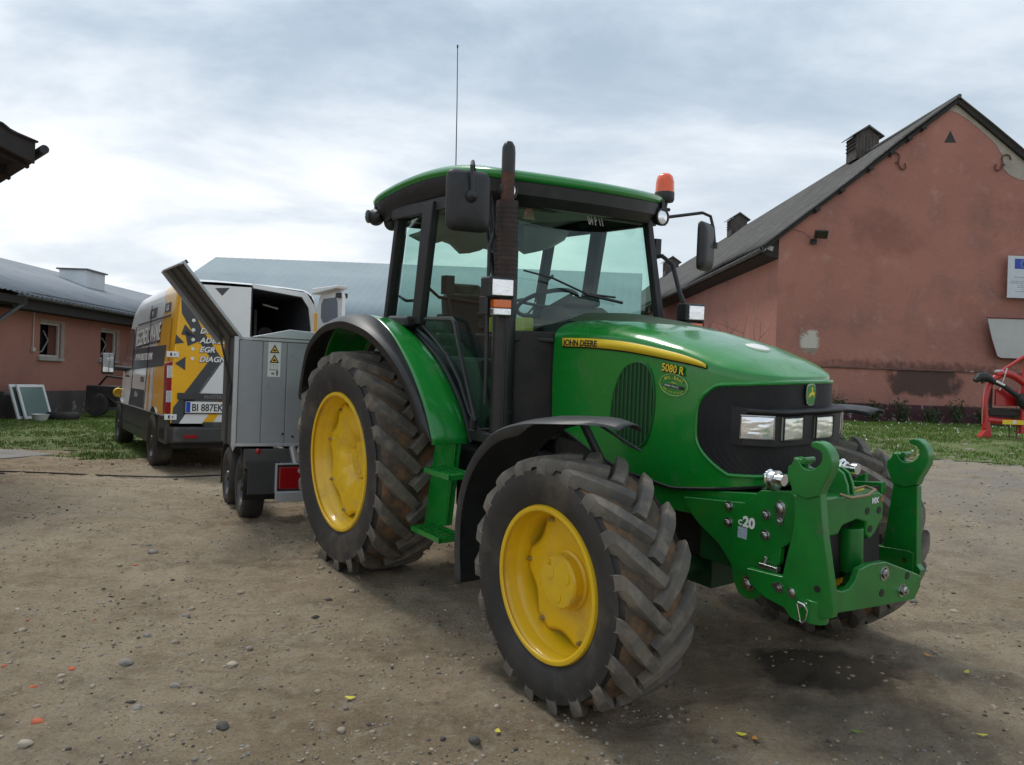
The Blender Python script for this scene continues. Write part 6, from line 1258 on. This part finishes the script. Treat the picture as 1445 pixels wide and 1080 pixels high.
# weeds along the barn foot
LEAF = [pbr('weed_leaf', (.035, .065, .018), .8, nz=(3, (.02, .04, .012))), pbr('weed_leaf_pale', (.09, .115, .06), .8, nz=(3, (.05, .08, .03))), pbr('weed_stem', (.10, .085, .05), .9)]
WEEDL = ['pale flowering weed nearest the tractor at the foot of the barn', 'dark leafy weed second from the left at the foot of the barn', 'dark weed under the left edge of the damp stain', 'low weed under the middle of the damp stain', 'tall dark weed under the right edge of the damp stain', 'dense weed clump left of the red implement', 'weed clump directly behind the red implement', 'weed clump at the right edge behind the implement']
for i, (x, h, wd) in enumerate(((7.75, .62, .5), (8.6, .5, .55), (9.25, .55, .45), (9.95, .35, .5), (10.55, .55, .5), (11.2, .45, .6), (12.0, .45, .6), (12.9, .5, .7))):
    rnd = random.Random(40 + i); r = empty('weed', (x, 18.72, gz(x, 18.7))); tag(r, WEEDL[i], 'plant', 'weeds along the foot of the barn')
    q = MB(); s_ = MB()
    for k in range(26):
        a = rnd.uniform(0, 2 * pi); rr2 = rnd.uniform(.1, 1) * wd * .55; hh = h * rnd.uniform(.5, 1.1); tip = Vector((rr2 * cos(a), rr2 * sin(a) * .5, hh)); s_.tube([(tip.x * .2, tip.y * .2, -.02), (tip.x * .6, tip.y * .6, hh * .6), tuple(tip)], .004, 4)
        for j in range(16):
            t = rnd.uniform(.15, 1.05); p = Vector((tip.x * t, tip.y * t, hh * t)) + Vector([rnd.gauss(0, .05) for _ in range(3)]); u = Vector([rnd.gauss(0, 1) for _ in range(3)]).normalized(); v = u.cross(Vector((rnd.gauss(0, 1), rnd.gauss(0, 1), .5))).normalized(); L_ = rnd.uniform(.02, .05)
            q.add([p - u * L_, p + v * L_ * .4, p + u * L_, p - v * L_ * .4], [(0, 1, 2, 3)], 1 if (rnd.random() < (.35 if i == 0 else .12)) else 0)
    q.build('leaves', LEAF, r, recalc=False); s_.build('stems', LEAF[2], r)
# bare shrub by the barn's long wall
rnd = random.Random(3); r = empty('bare_shrub', (4.75, 17.4, gz(4.75, 17.4))); tag(r, 'thin leafless shrub rising behind the tractor hood against the barn side wall', 'shrub')
q = MB()
for k in range(8):
    a = rnd.uniform(0, 2 * pi); p = Vector((0, 0, 0)); d = Vector((cos(a) * .3, sin(a) * .3, 1)); pts = [tuple(p)]; 
    for j in range(6): d = (d + Vector((rnd.gauss(0, .18), rnd.gauss(0, .18), .05))).normalized(); p = p + d * .40; pts.append(tuple(p)); 
    q.tube(pts, [.010 - .0013 * j for j in range(7)], 5)
    for j in range(2, 6): e = Vector(pts[j]); q.tube([tuple(e), tuple(e + Vector((rnd.gauss(0, .2), rnd.gauss(0, .2), .25)))], [.005, .002], 4)
q.build('twigs', pbr('twig', (.06, .035, .03), .9), r)
# tree beyond the house at the far left
rnd = random.Random(11); r = empty('tree', (-29.0, 42.0, .3)); tag(r, 'treetop just showing over the house roof at the far left', 'tree')
q = MB(); q.tube([(0, 0, 0), (.1, 0, 3), (.0, .1, 5.6)], [.28, .2, .08], 10); 
for k in range(10): a = rnd.uniform(0, 6.28); q.tube([(0, 0, 2.6 + k * .25), (cos(a) * .9, sin(a) * .9, 3.6 + k * .27), (cos(a) * 1.6, sin(a) * 1.6, 4.3 + k * .27)], [.08, .05, .02], 6)
q.build('trunk', WOOD, r); q = MB()
for k in range(5000):
    u = Vector([rnd.gauss(0, 1) for _ in range(3)]).normalized() * (rnd.random() ** .4) * 2.0; n_ = noise.noise(u * .9)
    if n_ < -.12: continue
    p = Vector((u.x * 1.05, u.y * 1.05, 5.4 + u.z * .95)); e = Vector([rnd.gauss(0, 1) for _ in range(3)]).normalized(); f = e.orthogonal().normalized(); L_ = rnd.uniform(.05, .11); q.add([p - e * L_, p + f * L_ * .5, p + e * L_, p - f * L_ * .5], [(0, 1, 2, 3)], rnd.randrange(2))
q.build('crown', LEAF[:2], r, recalc=False)

# ------------------------------------------------------------------ stones, gravel, leaves
STN = [pbr('stone_grey', (.27, .24, .205), .9, nz=(25, (.15, .14, .13)), bump=(60, .6, .003)), pbr('stone_tan', (.34, .29, .22), .9, nz=(25, (.24, .20, .15)), bump=(60, .6, .003)), pbr('stone_dark', (.10, .088, .078), .9, nz=(25, (.06, .053, .047)), bump=(60, .6, .003)), pbr('brick_bit', (.50, .13, .055), .9, nz=(30, (.36, .10, .05)), bump=(60, .6, .003)), pbr('stone_white', (.38, .33, .26), .9, nz=(25, (.34, .30, .24)))]
def pebble(seed, flat=.6, sub=2):
    rnd = random.Random(seed); bm = bmesh.new(); bmesh.ops.create_icosphere(bm, subdivisions=sub, radius=1.)
    off = Vector((rnd.uniform(0, 50),) * 3); sx, sy = rnd.uniform(.8, 1.25), rnd.uniform(.7, 1.1)
    for v in bm.verts:
        c = v.co.copy(); d = 1 + .28 * noise.noise(c * 1.1 + off) + .10 * noise.noise(c * 2.8 + off)
        for pn in range(3):      # flat facets
            pl_ = Vector([rnd.gauss(0, 1) for _ in range(3)]) if False else None
        v.co = Vector((c.x * sx * d, c.y * sy * d, c.z * flat * d))
    V_ = [tuple(v.co) for v in bm.verts]; F_ = [tuple(v.index for v in f.verts) for f in bm.faces]; bm.free(); return V_, F_
SL = [(-2.66, 5.66, .036, 0, 'small grey stone left of the larger flat one, well left of the rear tractor wheel'), (-2.46, 5.52, .060, 0, 'largest grey stone of the far pair left of the rear tractor wheel'), (-2.44, 5.23, .026, 3, 'small reddish brick bit just below the far pair of stones'),
 (-2.4, 4.74, .024, 2, 'small dark stone alone in the left middle ground'), (-2.1, 5.0, .032, 2, 'left one of two dark stones touching each other left of the rear wheel'), (-2.03, 5.03, .024, 0, 'right one of two stones touching each other left of the rear wheel'), (-2.19, 4.85, .024, 2, 'tiny dark stone below and left of the touching pair'),
 (-1.57, 4.71, .046, 1, 'tan stone on open earth below the rear tractor wheel'), (-1.77, 5.24, .027, 1, 'flat tan pebble straight left of the rear tractor tyre'), (-1.75, 4.35, .046, 0, 'low grey stone left of and below the tan stone'), (-1.81, 4.03, .040, 0, 'rough grey stone in the middle of the left foreground'),
 (-1.77, 3.73, .056, 0, 'largest grey stone of the left foreground, directly below the rough grey one'), (-1.28, 3.76, .050, 4, 'pale rounded stone right of the large grey foreground stone'), (-1.45, 3.52, .042, 0, 'grey stone half sunk below the pale rounded stone'), (-1.51, 3.29, .045, 0, 'mottled grey stone second nearest the bottom edge'),
 (-1.1, 3.14, .056, 2, 'dark half-buried stone nearest the bottom edge'), (-1.29, 3.33, .020, 4, 'white chip above the dark half-buried stone'), (-1.98, 3.56, .026, 1, 'small tan stone under the orange brick bit'), (-1.98, 3.65, .034, 3, 'orange brick bit beside the small tan stone'), (-2.05, 3.47, .030, 3, 'rounder orange brick bit left of the small tan stone'),
 (-1.85, 3.17, .044, 3, 'flat orange brick bit nearest the bottom edge'), (-2.3, 3.66, .022, 3, 'orange brick bit at the left picture edge'), (-2.66, 4.33, .034, 4, 'pale flat stone at the far left of the foreground'), (-2.49, 4.1, .036, 1, 'tan stone at the left below the pale flat one'), (-1.03, 4.65, .032, 2, 'black lump of earth just left of the front tractor wheel'),
 (-4.13, 7.09, .034, 1, 'tan stone far back between the cable and the left edge'), (-4.55, 8.15, .036, 0, 'grey stone in front of the cable on the left'), (-3.67, 8.19, .030, 4, 'pale stone in front of the cable near the van wheel'), (-1.26, 3.94, .036, 0, 'grey stone above the pale rounded foreground stone'), (-1.78, 2.97, .046, 4, 'pale stone at the bottom left corner of the picture')]
for i, (x, y, s, mi_, lb_) in enumerate(SL):
    V_, F_ = pebble(i); q = MB(); q.add([(a * s * .55, b_ * s * .55, c_ * s * .55) for a, b_, c_ in V_], F_); o = q.build('brick_fragment' if mi_ == 3 else 'stone', STN[mi_], sharp=40); o.rotation_euler = (0, 0, i * 1.7); o.location = (x, y, gz(x, y) + rough_z(x, y) + s * .06)
    tag(o, lb_, 'brick fragment' if mi_ == 3 else 'stone', 'brick fragments on the yard' if mi_ == 3 else 'stones on the yard')
rnd = random.Random(9); mb = MB(); PB = [pebble(100 + i, .65, 1) for i in range(10)]
for k in range(26000):
    y = 1.9 + rnd.random() ** 1.5 * 12; x = rnd.uniform(-.75, .85) * (y + .8)
    if noise.noise((x * 1.3, y * 1.3, 5)) < -.05 and rnd.random() < .7: continue
    if (x - 1.6) ** 2 + (y - 3.95) ** 2 < .5 and rnd.random() < .85: continue
    s = rnd.choice((.003, .004, .005, .006, .0085)) * rnd.uniform(.7, 1.3) * (1 + y * .05)
    if rnd.random() < .05: s *= rnd.uniform(1.5, 2.6)
    V_, F_ = PB[rnd.randrange(10)]; a = rnd.uniform(0, 6.28); ca, sa = cos(a), sin(a); z = gz(x, y) + rough_z(x, y) + s * .02
    mb.add([(x + (p[0] * ca - p[1] * sa) * s, y + (p[0] * sa + p[1] * ca) * s, z + p[2] * s) for p in V_], F_, rnd.choice((0, 0, 1, 1, 1, 1, 2, 2, 4)) if rnd.random() > .004 else 3)
for k in range(1500):
    y = 2.2 + rnd.random() ** 1.3 * 7.5; x = rnd.uniform(-.72, .72) * (y + .5)
    if noise.noise((x * .9, y * .9, 15)) < 0 and rnd.random() < .8: continue
    s = rnd.uniform(.007, .016); V_, F_ = PB[rnd.randrange(10)]; a = rnd.uniform(0, 6.28); ca, sa = cos(a), sin(a); z = gz(x, y) + rough_z(x, y) - s * .1
    mb.add([(x + (p[0] * ca - p[1] * sa) * s, y + (p[0] * sa + p[1] * ca) * s, z + p[2] * s * .8) for p in V_], F_, rnd.choice((5, 5, 5, 1, 0)))
STN.append(pbr('earth_clod', (.27, .20, .125), .95, nz=(30, (.36, .28, .19)), bump=(60, .8, .004)))
tag(mb.build('gravel', STN, recalc=False, sharp=180), 'fine gravel scattered over the yard', 'gravel', kind='stuff')
LY = [(.985, 3.24, 0), (1.03, 3.20, 2), (1.48, 3.28, 1), (2.29, 3.90, 0), (2.20, 4.10, 2), (-.66, 3.45, 0), (-.01, 3.20, 0), (2.0, 3.28, 0)]
LM = [pbr('leaf_yellow', (.55, .50, .05), .6), pbr('leaf_green', (.25, .40, .05), .6), pbr('leaf_orange', (.50, .22, .04), .6), pbr('leaf_tan', (.45, .33, .15), .6)]
LW = ['yellow leaf touching the orange leaf near the bottom edge right of the front tyre', 'orange leaf touching the yellow leaf near the bottom edge', 'lone yellow-green leaf at the bottom edge below the dark oily patch', 'yellow leaf at the right, level with the lower edge of the oily patch', 'orange leaf right of the dark oily patch', 'yellow leaf in the open left of the front tractor wheel', 'yellow leaf just below and left of the front tractor tyre', 'yellow leaf nearest the bottom right corner']
for i, (x, y, mi_) in enumerate(LY):
    q = MB(); s = .024; q.add([(s * a, s * b_, .010 + .006 * abs(a)) for a, b_ in ((-1, 0), (-.5, .42), (0, .5), (.6, .35), (1.1, 0), (.6, -.35), (0, -.5), (-.5, -.42))], [tuple(range(8))]); o = q.build('fallen_leaf', LM[mi_], recalc=False); o.location = (x, y, gz(x, y) + rough_z(x, y) + .002); o.rotation_euler = (.1, .1, i * 1.3)
    tag(o, LW[i], 'leaf', 'fallen leaves')
